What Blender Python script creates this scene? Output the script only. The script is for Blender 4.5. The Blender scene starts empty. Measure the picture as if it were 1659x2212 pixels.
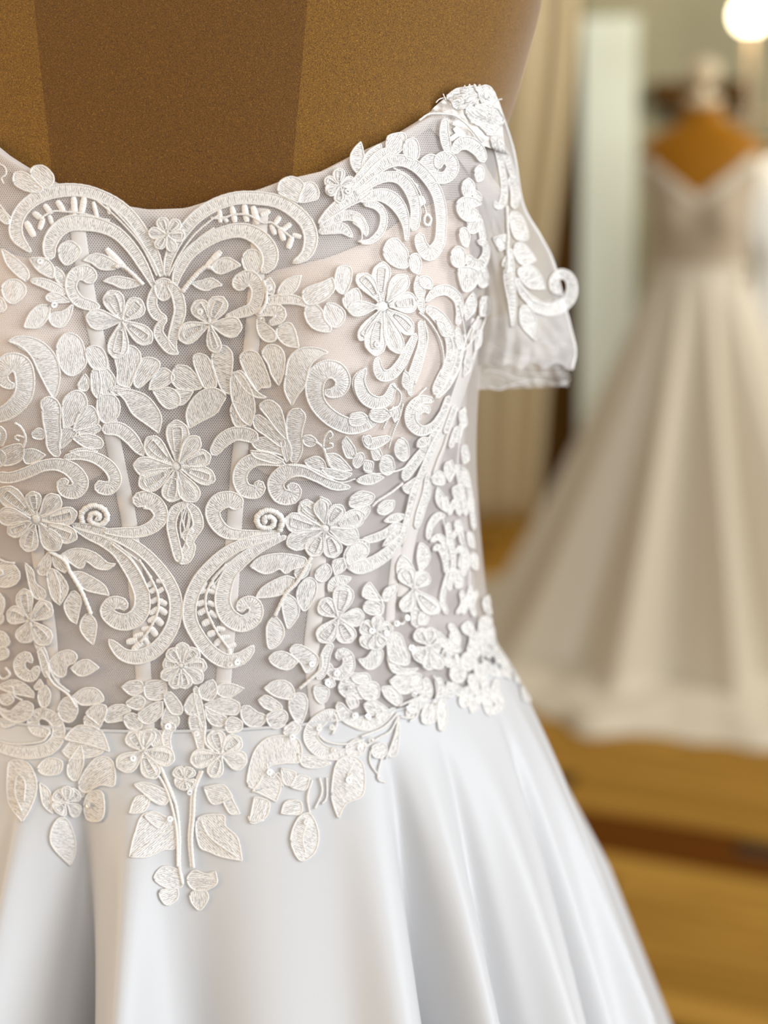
import bpy, bmesh, math, random
import numpy as np
from mathutils import Vector, Matrix
from mathutils.bvhtree import BVHTree

# ------------------------------------------------------------------ camera
W, H, FPX = 1659.0, 2212.0, 3320.0
PITCH, ROLL = math.radians(12.5), math.radians(-1.1)
R0 = Vector((1, 0, 0)); U0 = Vector((0, math.sin(PITCH), math.cos(PITCH)))
FW = Vector((0, math.cos(PITCH), -math.sin(PITCH)))
RT = R0 * math.cos(ROLL) + U0 * math.sin(ROLL)
UP = U0 * math.cos(ROLL) - R0 * math.sin(ROLL)


def ray(px, py):
    return FW + RT * ((px - W / 2) / FPX) + UP * (-(py - H / 2) / FPX)


CAM = Vector((0, -0.110, 1.05)) - ray(400, 1590) * 0.67
cam_data = bpy.data.cameras.new('camera')
cam = bpy.data.objects.new('camera', cam_data)
bpy.context.scene.collection.objects.link(cam)
cam.matrix_world = Matrix(((RT.x, UP.x, -FW.x, CAM.x), (RT.y, UP.y, -FW.y, CAM.y), (RT.z, UP.z, -FW.z, CAM.z), (0, 0, 0, 1)))
cam_data.sensor_fit = 'VERTICAL'; cam_data.sensor_height = 36.0
cam_data.lens = 36.0 * FPX / H
cam_data.clip_start = 0.05
cam_data.dof.use_dof = True
cam_data.dof.focus_distance = 0.637
cam_data.dof.aperture_fstop = 4.1
cam_data.dof.aperture_blades = 0
bpy.context.scene.camera = cam

# ------------------------------------------------------------------ world, lights, exposure
sc = bpy.context.scene
sc.view_settings.view_transform = 'Standard'
sc.view_settings.look = 'None'
sc.view_settings.gamma = 1.0
sc.view_settings.use_curve_mapping = False
sc.view_settings.exposure = 0.14
world = bpy.data.worlds.new('world'); sc.world = world
world.use_nodes = True
wb = world.node_tree.nodes['Background']
wb.inputs[0].default_value = (1.0, 0.85, 0.67, 1); wb.inputs[1].default_value = 0.38


def area_light(name, loc, target, size, power, col):
    d = bpy.data.lights.new(name, 'AREA'); d.energy = power; d.color = col
    d.shape = 'RECTANGLE'; d.size = size[0]; d.size_y = size[1]
    o = bpy.data.objects.new(name, d); sc.collection.objects.link(o)
    o.location = loc
    o.rotation_euler = (Vector(target) - Vector(loc)).to_track_quat('-Z', 'Y').to_euler()
    return o


# daylight through the shop window on the right; added fill from the front and left; warm shop lamps overhead and further back
area_light('window_daylight', (1.9, -1.05, 1.5), (0.1, 0, 1.1), (1.4, 1.6), 38.5, (0.88, 0.94, 1.0))
area_light('front_fill', (0.8, -2.3, 1.75), (0.0, 0, 1.1), (1.2, 1.2), 15, (0.94, 0.97, 1.0))  # cool fill added in front of the dress, no visible source
area_light('warm_fill_left', (-1.7, -0.55, 1.6), (0, 0, 1.15), (0.8, 0.8), 12, (1.0, 0.72, 0.44))  # unseen warm fill added for the reflected light on the left
area_light('warm_ceiling_lamp', (2.6, 2.5, 2.0), (0.95, 3.4, 0.6), (0.8, 0.8), 30, (1.0, 0.95, 0.84))
area_light('warm_ceiling_lamp_back', (0.6, 4.1, 2.75), (0.8, 4.9, 1.2), (1.4, 0.6), 6, (1.0, 0.88, 0.68))

# ------------------------------------------------------------------ helpers
rng = random.Random(7)


def at_y(px, py, y):
    d = ray(px, py); return CAM + d * ((y - CAM.y) / d.y)


def at_z(px, py, z):
    d = ray(px, py); return CAM + d * ((z - CAM.z) / d.z)


def link(o, parent=None):
    sc.collection.objects.link(o)
    if parent is not None:
        o.parent = parent
        o.matrix_parent_inverse = Matrix.Translation(-Vector(parent.location)) if parent.type == 'EMPTY' and parent.parent is None else Matrix.Identity(4)
    return o


def mesh_obj(name, verts, faces, mats, parent=None, fmat=None, uv=None, dens=None, smooth=True):
    me = bpy.data.meshes.new(name)
    me.from_pydata([tuple(v) for v in verts], [], faces)
    for m in (mats if isinstance(mats, (list, tuple)) else [mats]):
        me.materials.append(m)
    n = len(me.polygons)
    if smooth:
        me.polygons.foreach_set('use_smooth', [True] * n)
    if fmat is not None:
        me.polygons.foreach_set('material_index', fmat)
    if uv is not None:
        l = me.uv_layers.new(name='UVMap')
        idx = np.zeros(len(me.loops), dtype=np.int32); me.loops.foreach_get('vertex_index', idx)
        l.data.foreach_set('uv', np.asarray(uv, dtype=np.float32)[idx].ravel())
    if dens is not None:
        a = me.attributes.new('dens', 'FLOAT', 'POINT'); a.data.foreach_set('value', np.asarray(dens, dtype=np.float32))
    me.update()
    return link(bpy.data.objects.new(name, me), parent)


def tag(o, label, cat, group=None):
    o['label'] = label; o['category'] = cat
    if group: o['group'] = group
    return o


def empty(name, loc, label, cat, group=None):
    o = bpy.data.objects.new(name, None); sc.collection.objects.link(o); o.location = loc
    o.empty_display_size = 0.1
    return tag(o, label, cat, group)


def structure(o):
    o['kind'] = 'structure'; return o


def grid_faces(nr, nc, wrap=False):
    f = []
    for i in range(nr - 1):
        for j in range(nc if wrap else nc - 1):
            k = (j + 1) % nc
            f.append((i * nc + j, i * nc + k, (i + 1) * nc + k, (i + 1) * nc + j))
    return f


def spline(pts, n, closed=False):
    """Catmull-Rom through points (any dimension), n samples."""
    P = np.asarray(pts, dtype=float); m = len(P)
    if m == 2 and not closed:
        t = np.linspace(0, 1, n)[:, None]; return P[0] * (1 - t) + P[1] * t
    if closed:
        Q = np.vstack([P[-1], P, P[0], P[1]]); segs = m
    else:
        Q = np.vstack([2 * P[0] - P[1], P, 2 * P[-1] - P[-2]]); segs = m - 1
    L = np.linalg.norm(Q[2:2 + segs, :2] - Q[1:1 + segs, :2], axis=1) + 1e-9
    cum = np.concatenate([[0], np.cumsum(L)])
    s = np.linspace(0, cum[-1], n, endpoint=not closed)
    out = np.zeros((n, P.shape[1]))
    k = np.clip(np.searchsorted(cum, s, side='right') - 1, 0, segs - 1)
    t = ((s - cum[k]) / L[k])[:, None]
    p0, p1, p2, p3 = Q[k], Q[k + 1], Q[k + 2], Q[k + 3]
    out = 0.5 * (2 * p1 + (p2 - p0) * t + (2 * p0 - 5 * p1 + 4 * p2 - p3) * t ** 2 + (3 * p1 - p0 - 3 * p2 + p3) * t ** 3)
    return out


# ------------------------------------------------------------------ materials
def nt(name):
    m = bpy.data.materials.new(name); m.use_nodes = True
    t = m.node_tree; return m, t, t.nodes, t.links, t.nodes['Principled BSDF']


def math_node(t, op, a, b=None, c=None):
    n = t.nodes.new('ShaderNodeMath'); n.operation = op
    for i, v in enumerate((a, b, c)):
        if v is None: continue
        if isinstance(v, (int, float)): n.inputs[i].default_value = v
        else: t.links.new(v, n.inputs[i])
    return n.outputs[0]


def plain(name, col, rough=0.6, sheen=0.0, spec=0.3, noise=0.0, nscale=40, bump=0.0, metal=0.0):
    m, t, N, L, p = nt(name)
    p.inputs['Base Color'].default_value = (*col, 1); p.inputs['Roughness'].default_value = rough
    p.inputs['Sheen Weight'].default_value = sheen; p.inputs['Specular IOR Level'].default_value = spec
    p.inputs['Metallic'].default_value = metal
    tc = N.new('ShaderNodeTexCoord'); nz = N.new('ShaderNodeTexNoise')
    nz.inputs['Scale'].default_value = nscale; nz.inputs['Detail'].default_value = 4
    L.new(tc.outputs['Object'], nz.inputs['Vector'])
    if noise:
        mx = N.new('ShaderNodeMix'); mx.data_type = 'RGBA'
        mx.inputs[6].default_value = (*[c * (1 - noise) for c in col], 1); mx.inputs[7].default_value = (*[min(1, c * (1 + noise)) for c in col], 1)
        L.new(nz.outputs['Fac'], mx.inputs[0]); L.new(mx.outputs[2], p.inputs['Base Color'])
    if bump:
        b = N.new('ShaderNodeBump'); b.inputs['Strength'].default_value = bump; b.inputs['Distance'].default_value = 0.002
        L.new(nz.outputs['Fac'], b.inputs['Height']); L.new(b.outputs[0], p.inputs['Normal'])
    return m


def hexnet(t, pitch):
    """0..1 honeycomb net (1 on the thread) from UV given in millimetres."""
    N, L = t.nodes, t.links
    uv = N.new('ShaderNodeUVMap'); sx = N.new('ShaderNodeSeparateXYZ'); L.new(uv.outputs[0], sx.inputs[0])
    k = 2 * math.pi / (pitch * math.sqrt(3) / 2)
    acc = None
    for a in (90, 210, 330):
        d = math_node(t, 'ADD', math_node(t, 'MULTIPLY', sx.outputs[0], k * math.cos(math.radians(a))), math_node(t, 'MULTIPLY', sx.outputs[1], k * math.sin(math.radians(a))))
        c = math_node(t, 'COSINE', d)
        acc = c if acc is None else math_node(t, 'ADD', acc, c)
    mr = N.new('ShaderNodeMapRange'); mr.inputs[1].default_value = 0.75; mr.inputs[2].default_value = -0.45
    L.new(acc, mr.inputs[0])
    return mr.outputs[0]


def tulle_mat(name, col, pitch, a_hole, a_thread):
    m, t, N, L, p = nt(name)
    p.inputs['Base Color'].default_value = (*col, 1); p.inputs['Roughness'].default_value = 0.7
    p.inputs['Specular IOR Level'].default_value = 0.2; p.inputs['Sheen Weight'].default_value = 0.15
    h = hexnet(t, pitch)
    mr = N.new('ShaderNodeMapRange'); mr.inputs[3].default_value = a_hole; mr.inputs[4].default_value = a_thread
    L.new(h, mr.inputs[0]); L.new(mr.outputs[0], p.inputs['Alpha'])
    return m


def thread_mat(name, col, period, cord=False):
    """Embroidery thread: U = millimetres across the threads, V = along them; dens = how tightly they lie."""
    m, t, N, L, p = nt(name)
    p.inputs['Roughness'].default_value = 0.5; p.inputs['Specular IOR Level'].default_value = 0.4
    p.inputs['Sheen Weight'].default_value = 0.1
    uv = N.new('ShaderNodeUVMap'); sx = N.new('ShaderNodeSeparateXYZ'); L.new(uv.outputs[0], sx.inputs[0])
    mp = N.new('ShaderNodeMapping'); L.new(uv.outputs[0], mp.inputs['Vector'])
    nz = N.new('ShaderNodeTexNoise'); nz.noise_dimensions = '2D'
    nz.inputs['Scale'].default_value = 1.0; nz.inputs['Detail'].default_value = 2.0; nz.inputs['Roughness'].default_value = 0.6
    L.new(mp.outputs[0], nz.inputs['Vector'])
    mp.inputs['Scale'].default_value = (1.0, 0.8, 1) if cord else (1.5, 0.45, 1)
    ph = math_node(t, 'ADD', sx.outputs[0], math_node(t, 'MULTIPLY', nz.outputs['Fac'], 0.0 if cord else 1.2))
    if cord: ph = math_node(t, 'ADD', ph, math_node(t, 'MULTIPLY', sx.outputs[1], 0.45))
    sn = math_node(t, 'SINE', math_node(t, 'MULTIPLY', ph, 2 * math.pi / period))
    w = math_node(t, 'ADD', math_node(t, 'MULTIPLY', sn, 0.5), 0.5)
    mx = N.new('ShaderNodeMix'); mx.data_type = 'RGBA'
    k = 0.93 if cord else 0.95
    mx.inputs[6].default_value = (*[c * k for c in col], 1); mx.inputs[7].default_value = (*col, 1)
    L.new(w, mx.inputs[0]); L.new(mx.outputs[2], p.inputs['Base Color'])
    b = N.new('ShaderNodeBump'); b.inputs['Strength'].default_value = 0.7; b.inputs['Distance'].default_value = 0.00016
    L.new(w, b.inputs['Height']); L.new(b.outputs[0], p.inputs['Normal'])
    if not cord:
        at = N.new('ShaderNodeAttribute'); at.attribute_name = 'dens'
        # gaps open where the sine is low; tightly laid stitches (dens near 1) hardly open at all
        g = math_node(t, 'ADD', w, math_node(t, 'MULTIPLY', math_node(t, 'SUBTRACT', nz.outputs['Fac'], 0.5), 0.9))
        d = math_node(t, 'ADD', math_node(t, 'MULTIPLY', g, 1.7), math_node(t, 'SUBTRACT', math_node(t, 'MULTIPLY', at.outputs['Fac'], 1.05), 0.40))
        a = math_node(t, 'MAXIMUM', d, 0.40); a = math_node(t, 'MINIMUM', a, 1.0)
        L.new(a, p.inputs['Alpha'])
    return m


def velvet_mat(name, c0, c1, sheen=0.7, scale=900):
    m, t, N, L, p = nt(name)
    tc = N.new('ShaderNodeTexCoord'); nz = N.new('ShaderNodeTexNoise'); nz.inputs['Scale'].default_value = scale; nz.inputs['Detail'].default_value = 3
    L.new(tc.outputs['Object'], nz.inputs['Vector'])
    cr = N.new('ShaderNodeValToRGB'); e = cr.color_ramp.elements
    e[0].position = 0.3; e[0].color = (*c0, 1); e[1].position = 0.66; e[1].color = (*c1, 1)
    e2 = cr.color_ramp.elements.new(0.80); e2.color = (min(1, c1[0] * 2.6), min(1, c1[1] * 3.0), c1[2] + 0.05, 1)
    e[0].position = 0.32
    L.new(nz.outputs['Fac'], cr.inputs[0])
    L.new(cr.outputs[0], p.inputs['Base Color'])
    p.inputs['Roughness'].default_value = 0.55; p.inputs['Specular IOR Level'].default_value = 0.25
    p.inputs['Sheen Weight'].default_value = sheen; p.inputs['Sheen Roughness'].default_value = 0.42 if sheen > 0.5 else 0.2
    p.inputs['Sheen Tint'].default_value = (1.0, 0.86, 0.74, 1)
    b = N.new('ShaderNodeBump'); b.inputs['Strength'].default_value = 0.6; b.inputs['Distance'].default_value = 0.0006
    L.new(nz.outputs['Fac'], b.inputs['Height']); L.new(b.outputs[0], p.inputs['Normal'])
    return m


def wood_mat(name, c0, c1, scale=(3, 40, 1), rough=0.6):
    m, t, N, L, p = nt(name)
    tc = N.new('ShaderNodeTexCoord'); mp = N.new('ShaderNodeMapping'); mp.inputs['Scale'].default_value = scale
    oi = N.new('ShaderNodeObjectInfo'); L.new(tc.outputs['Object'], mp.inputs['Vector'])
    va = N.new('ShaderNodeVectorMath'); va.operation = 'ADD'; L.new(mp.outputs[0], va.inputs[0])
    vm = N.new('ShaderNodeVectorMath'); vm.operation = 'SCALE'; vm.inputs[0].default_value = (7, 13, 3); L.new(oi.outputs['Random'], vm.inputs['Scale'])
    L.new(vm.outputs[0], va.inputs[1])
    nz = N.new('ShaderNodeTexNoise'); nz.inputs['Scale'].default_value = 1; nz.inputs['Detail'].default_value = 5
    L.new(va.outputs[0], nz.inputs['Vector'])
    f = math_node(t, 'ADD', math_node(t, 'MULTIPLY', nz.outputs['Fac'], 0.9), math_node(t, 'MULTIPLY', oi.outputs['Random'], 0.35))
    f = math_node(t, 'SUBTRACT', f, 0.15)
    mx = N.new('ShaderNodeMix'); mx.data_type = 'RGBA'
    mx.inputs[6].default_value = (*c0, 1); mx.inputs[7].default_value = (*c1, 1)
    L.new(f, mx.inputs[0]); L.new(mx.outputs[2], p.inputs['Base Color'])
    p.inputs['Roughness'].default_value = rough; p.inputs['Specular IOR Level'].default_value = 0.05
    return m


M = {
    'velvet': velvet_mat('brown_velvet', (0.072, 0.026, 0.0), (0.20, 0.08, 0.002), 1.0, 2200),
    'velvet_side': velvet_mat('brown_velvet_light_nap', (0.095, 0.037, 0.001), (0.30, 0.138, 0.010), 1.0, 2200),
    'gold_velvet': velvet_mat('gold_velvet', (0.32, 0.12, 0.0), (0.42, 0.18, 0.004), 0.0, 200),
    'lining': plain('mauve_lining', (0.53, 0.475, 0.475), 0.8, 0.2, 0.2),
    'cup': plain('blush_cup', (0.86, 0.735, 0.66), 0.8, 0.2, 0.2),
    'binding': plain('white_binding', (0.72, 0.66, 0.64), 0.7, 0.2, 0.2),
    'boning': plain('ivory_ribbon', (0.76, 0.715, 0.68), 0.6, 0.2, 0.2, 0.03, 600),
    'tulle': tulle_mat('white_tulle', (0.88, 0.83, 0.79), 0.85, 0.03, 0.62),
    'sleeve_tulle': tulle_mat('sleeve_tulle', (0.76, 0.73, 0.71), 0.9, 0.15, 0.72),
    'strap': plain('strap_lace', (0.90, 0.86, 0.82), 0.7, 0.2, 0.2, 0.04, 500, 0.5),
    'thread': thread_mat('embroidery_thread', (0.975, 0.95, 0.92), 0.80),
    'cord': thread_mat('outline_cord', (0.97, 0.945, 0.91), 0.9, True),
    'satin': plain('white_satin', (0.645, 0.648, 0.66), 0.42, 0.25, 0.4, 0.0, 900, 0.02),
    'ivory_satin': plain('champagne_satin', (0.69, 0.64, 0.53), 0.42, 0.2, 0.4),
    'ivory_lace': plain('champagne_lace', (0.50, 0.42, 0.32), 0.7, 0.2, 0.2, 0.15, 60),
    'wood_floor': wood_mat('oak_floor', (0.20, 0.085, 0.006), (0.66, 0.39, 0.085)),
    'shaded_plank': wood_mat('shaded_oak', (0.09, 0.024, 0.0), (0.20, 0.07, 0.0)),  # oak with the shadow across the floor put into its colour
    'dark_wood': wood_mat('walnut', (0.045, 0.02, 0.005), (0.12, 0.06, 0.012), (6, 6, 2)),
    'joint': plain('joint_dark', (0.05, 0.025, 0.01), 0.8),
    'wall': plain('sage_wall', (0.38, 0.368, 0.262), 0.85, 0, 0.2, 0.04, 3),
    'trim': plain('white_paint', (0.80, 0.91, 0.88), 0.5, 0, 0.4, 0.02, 5),
    'curtain': plain('cream_linen', (0.62, 0.54, 0.38), 0.85, 0.2, 0.2, 0.06, 200, 0.1),
    'gown': plain('cool_white_satin', (0.86, 0.90, 0.92), 0.45, 0.2, 0.4),
    'metal': plain('brushed_steel', (0.45, 0.36, 0.27), 0.4, 0, 0.5, 0, 40, 0, 0.6),
    'cap': plain('cream_cap', (0.80, 0.68, 0.48), 0.4, 0, 0.5),
}
_m, _t, _N, _L, _p = nt('warm_bulb')
_p.inputs['Emission Color'].default_value = (1.0, 0.86, 0.55, 1); _p.inputs['Emission Strength'].default_value = 9.0
M['bulb'] = _m
_m, _t, _N, _L, _p = nt('sequin_clear')
_p.inputs['Base Color'].default_value = (0.98, 0.98, 0.98, 1); _p.inputs['Roughness'].default_value = 0.15
_p.inputs['Metallic'].default_value = 0.15; _p.inputs['Coat Weight'].default_value = 1.0
M['sequin'] = _m

# ------------------------------------------------------------------ room
FLOOR_ANG = math.radians(-25.7)
floor_base = structure(mesh_obj('floor', [(-3, -3, -0.012), (4.5, -3, -0.012), (4.5, 5.4, -0.012), (-3, 5.4, -0.012)], [(0, 1, 2, 3)], M['joint'], smooth=False))


def box(name, lo, hi, mat, parent=None, bev=0.0):
    bm = bmesh.new(); bmesh.ops.create_cube(bm, size=1)
    for v in bm.verts:
        v.co = Vector([lo[i] + (v.co[i] + 0.5) * (hi[i] - lo[i]) for i in range(3)])
    if bev: bmesh.ops.bevel(bm, geom=bm.edges[:], offset=bev, segments=2, affect='EDGES', profile=0.7)
    me = bpy.data.meshes.new(name); bm.to_mesh(me); bm.free(); me.materials.append(mat)
    return link(bpy.data.objects.new(name, me), parent)


def add_planks():
    wid, length = 0.09, 1.5
    bm = bmesh.new(); bmesh.ops.create_cube(bm, size=1)
    for v in bm.verts: v.co = Vector((v.co.x * (length - 0.003), v.co.y * (wid - 0.003), v.co.z * 0.012 - 0.006))
    bmesh.ops.bevel(bm, geom=[e for e in bm.edges if all(v.co.z > -0.002 for v in e.verts)], offset=0.0012, segments=1, affect='EDGES')
    me = bpy.data.meshes.new('plank'); bm.to_mesh(me); bm.free(); me.materials.append(M['wood_floor'])
    me2 = me.copy(); me2.materials.clear(); me2.materials.append(M['shaded_plank'])
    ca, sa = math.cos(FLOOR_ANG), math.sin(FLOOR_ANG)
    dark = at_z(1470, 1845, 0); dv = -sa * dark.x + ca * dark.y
    for j in range(-30, 80):
        for i in range(-3, 5):
            u = (i + (0.37 * j) % 1.0) * length; v = dv + j * wid
            x, y = ca * u - sa * v, sa * u + ca * v
            # only the boards the picture can see, with a margin for a step aside
            d = Vector((x, y, 0)) - CAM; zc = d.dot(FW)
            if zc < 0.8: continue
            sx, sy = d.dot(RT) / zc * FPX + W / 2, -d.dot(UP) / zc * FPX + H / 2
            if sx < 700 or sx > 2500 or sy < 1000 or sy > 2700 or y > 5.05 or x > 3.8: continue
            o = bpy.data.objects.new('plank', me2 if j in (0, 1) else me); link(o, floor_base)  # two rows carry the shadow band in their colour
            o.location = (x, y, rng.uniform(-0.0006, 0.0006)); o.rotation_euler = (0, 0, FLOOR_ANG)


add_planks()
WY = 5.0
wall_back = structure(box('wall_back', (-3, WY, -0.01), (4.5, WY + 0.12, 3.2), M['wall']))
base = structure(box('baseboard_back', (-3, WY - 0.018, 0), (4.5, WY, 0.14), M['trim'], None, 0.004))

# ------------------------------------------------------------------ bodies (dress form and the clothes over it)
Z_T = [0.74, 0.80, 0.90, 1.00, 1.05, 1.10, 1.16, 1.225, 1.265, 1.30, 1.335, 1.37, 1.40, 1.43, 1.455, 1.48, 1.52]
A_T = [.165, .168, .160, .144, .1340, .1280, .1250, .1310, .139, .1475, .158, .166, .162, .122, .070, .052, .050]
F_T = [.112, .112, .108, .100, .0990, .0990, .1000, .1030, .104, .100, .094, .085, .075, .062, .050, .046, .045]
B_T = [.130, .130, .120, .095, .0880, .0880, .0930, .1000, .104, .106, .106, .100, .090, .075, .060, .052, .050]


def prof(tab, z):
    z = np.asarray(z, dtype=float)
    x = np.asarray(Z_T); y = np.asarray(tab)
    m = np.gradient(y, x)
    k = np.clip(np.searchsorted(x, z) - 1, 0, len(x) - 2)
    h = x[k + 1] - x[k]; t = np.clip((z - x[k]) / h, 0, 1)
    return ((2 * t**3 - 3 * t**2 + 1) * y[k] + (t**3 - 2 * t**2 + t) * h * m[k] + (-2 * t**3 + 3 * t**2) * y[k + 1] + (t**3 - t**2) * h * m[k + 1])


def body(th, z, off=0.0, bust=0.027):
    th = np.asarray(th, dtype=float); z = np.asarray(z, dtype=float)
    s, c = np.sin(th), np.cos(th)
    P = 0.92
    a = prof(A_T, z) + off
    d = np.where(c > 0, prof(F_T, z), prof(B_T, z)) + off
    x = a * np.sign(s) * np.abs(s) ** P
    y = -d * np.sign(c) * np.abs(c) ** P
    zz = z - 1.213
    gz = np.exp(-(zz / np.where(zz < 0, 0.046, 0.062)) ** 2)
    g = np.exp(-((x - 0.076) / 0.046) ** 2) + np.exp(-((x + 0.076) / 0.046) ** 2)
    y = y - np.where(c > 0, bust * g * gz * np.clip(c * 2.2, 0, 1), 0)
    return np.stack([x, y, z + 0 * th], axis=-1)


def body_mesh(name, z0, z1, nz, off, mat, parent=None, nth=180, top=None):
    th = np.linspace(-math.pi, math.pi, nth, endpoint=False)
    V, UV = [], []
    for i in range(nz):
        t = i / (nz - 1)
        zt = (z1 if top is None else top(th))
        z = z0 + (zt - z0) * t + 0 * th
        p = body(th, z, off)
        V.append(p); UV.append(np.stack([th * 125.0, z * 1000.0], axis=-1))
    V = np.concatenate(V); UV = np.concatenate(UV)
    return V, grid_faces(nz, nth, True), UV


FORM = empty('dress_form', (0, 0, 0), 'brown velvet dress form wearing the close-up lace dress', 'dress form')
V, F, UV = body_mesh('torso', 0.74, 1.50, 110, 0.0, None)
# princess seams: a front panel between two seams, and the sides and back cut with the nap lying the other way
NTH, SEAM = 180, 10
def panel_of(f): return all(-8 <= (i % NTH) - NTH // 2 <= SEAM for i in f)
def sub(name, faces, mat):
    idx = sorted({i for f in faces for i in f}); k = {v: n for n, v in enumerate(idx)}
    return mesh_obj(name, V[idx], [tuple(k[i] for i in f) for f in faces], mat, FORM)
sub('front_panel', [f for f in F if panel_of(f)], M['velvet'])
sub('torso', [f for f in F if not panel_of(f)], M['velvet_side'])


def lathe(name, prof_rz, centre, mat, parent, n=32):
    V = []
    for r, z in prof_rz:
        for k in range(n):
            a = 2 * math.pi * k / n; V.append((centre[0] + r * math.cos(a), centre[1] + r * math.sin(a), centre[2] + z))
    return mesh_obj(name, V, grid_faces(len(prof_rz), n, True), mat, parent)


lathe('neck_cap', [(0.001, 0.035), (0.03, 0.033), (0.052, 0.02), (0.056, 0.0), (0.05, -0.01)], (0, 0, 1.515), M['cap'], FORM)
lathe('pole', [(0.016, 0.0), (0.016, 0.80)], (0, 0, 0.0), M['metal'], FORM, 16)
lathe('stand_base', [(0.001, 0.03), (0.03, 0.03), (0.17, 0.012), (0.18, 0.0), (0.001, 0.0)], (0, 0, 0), M['metal'], FORM)

DRESS = empty('wedding_dress', (0, 0, 0), 'white off-shoulder wedding dress with embroidered lace bodice, filling the front', 'wedding dress')

# ---- skirt
SK0 = 1.052


def skirt_pt(th, z, disp):
    s, c = np.sin(th), np.cos(th); P = 0.92
    d = SK0 - z
    a = 0.1440 + 0.376 * d + 0.009 * (1 - np.exp(-d / 0.03))
    f = np.where(c > 0, 0.1095 + 0.36 * d, 0.0985 + 0.62 * d)
    r = 1 + 0 * th
    x = a * np.sign(s) * np.abs(s) ** P; y = -f * np.sign(c) * np.abs(c) ** P
    n = np.stack([x / a, y / f], axis=-1); n = n / np.linalg.norm(n, axis=-1, keepdims=True)
    return np.stack([x + n[..., 0] * disp, y + n[..., 1] * disp, z + 0 * th], axis=-1)


def skirt_grid(nz, nth, folds):
    th = np.linspace(-math.pi, math.pi, nth, endpoint=False)
    V, UV = [], []
    for i in range(nz):
        t = i / (nz - 1); z = SK0 - (SK0 - 0.004) * t ** 1.35
        s = max(0.0, (SK0 - z - 0.012)); amp = min(1.0, s / 0.15) ** 1.1 + 0.9 * max(0, s - 0.15)
        disp = np.zeros(nth)
        for (c, w, A) in folds:
            if abs(c) < 1.7: c = c * (1 + 0.16 * max(0.0, 1 - s / 0.20))      # pleats fall more steeply than the flare
            dth = (th - c + math.pi) % (2 * math.pi) - math.pi
            disp += A * np.exp(-(dth / w) ** 2)
        V.append(skirt_pt(th, z, disp * amp)); UV.append(np.stack([th * 150, 0 * th + z * 1000], axis=-1))
    return np.concatenate(V), grid_faces(nz, nth, True), np.concatenate(UV)


V, F, UV = skirt_grid(60, 240, [])
_b = BVHTree.FromPolygons([tuple(v) for v in V], F)


def skirt_theta(px, py):
    h = _b.ray_cast(CAM, ray(px, py).normalized())[0]
    if h is None: return 1.6
    z = h.z; d = SK0 - z
    a = 0.1440 + 0.376 * d + 0.009 * (1 - math.exp(-d / 0.03)); f = 0.1095 + 0.36 * d
    return math.atan2(math.copysign(abs(h.x / a) ** (1 / .92), h.x), math.copysign(abs(h.y / f) ** (1 / .92), -h.y))


FOLDS = []
# (pixel x measured along the lower edge of the photograph, width, height) of the pleats
for (px, w, A) in [(-120, .06, .03), (45, .045, .026), (160, .055, -.050), (292, .048, .028), (420, .07, -.010), (560, .12, .006), (800, .07, .016), (888, .035, -.034),
                   (965, .05, .016), (1030, .03, -.018), (1120, .06, .016), (1222, .030, -.024), (1290, .045, .014), (1345, .018, -.020)]:
    FOLDS.append((skirt_theta(px, 2060), w, A))
for k in range(11):
    FOLDS.append((1.98 + k * 0.22, .09, .02)); FOLDS.append((2.09 + k * 0.22, .06, -.015))
V, F, UV = skirt_grid(120, 720, FOLDS)
SKIRT_VF = (V, F)
mesh_obj('skirt', V, F, M['satin'], DRESS, uv=UV)

# ---- support surface that the lace lies on
LACE_OFF = 0.0099
V1, F1, _ = body_mesh('s', 1.046, 1.47, 140, LACE_OFF, None, nth=360)
n0 = len(V1)
SUPPORT = BVHTree.FromPolygons([tuple(v) for v in V1] + [tuple(v) for v in V], F1 + [tuple(i + n0 for i in f) for f in F])


def cast(px, py, bvh=None):
    d = ray(px, py).normalized()
    h, n, i, t = (bvh or SUPPORT).ray_cast(CAM, d)
    if h is None: return None
    if n.dot(d) > 0: n = -n
    return h, n


# ---- neckline: photographed edge carried onto the body as a height for every angle
NECK_PX = [(-60, 285), (0, 332), (60, 368), (130, 402), (190, 414), (250, 442), (320, 453), (400, 450), (470, 428), (560, 410), (620, 388), (700, 370), (770, 335), (850, 300), (905, 268), (955, 238)]
neck_th, neck_z = [], []
for (px, py) in NECK_PX:
    h, n = cast(px, py)
    a = float(prof(A_T, h.z)) + LACE_OFF
    neck_th.append(math.asin(max(-1, min(1, math.copysign(abs(h.x / a) ** (1 / .92), h.x))))); neck_z.append(h.z)
_t = [-neck_th[-1] - 0.6] + [-x for x in neck_th[::-1] if -x < neck_th[0] - 0.02] + neck_th + [neck_th[-1] + 0.35, 2.2]
_z = [1.262] + [z for x, z in zip(neck_th[::-1], neck_z[::-1]) if -x < neck_th[0] - 0.02] + neck_z + [1.285, 1.235]
_t = [-math.pi] + _t + [math.pi]; _z = [1.225] + _z + [1.225]


def neck_top(th):
    z = np.interp(th, _t, _z)
    return z


V, F, UV = body_mesh('lining', 1.046, 0, 70, 0.0035, None, nth=300, top=lambda th: neck_top(th) - 0.001)
mesh_obj('lining', V, F, M['lining'], DRESS, uv=UV)
V, F, UV = body_mesh('tulle_bodice', 1.047, 0, 90, 0.0092, None, nth=360, top=neck_top)
mesh_obj('tulle_bodice', V, F, M['tulle'], DRESS, uv=UV)


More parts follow.
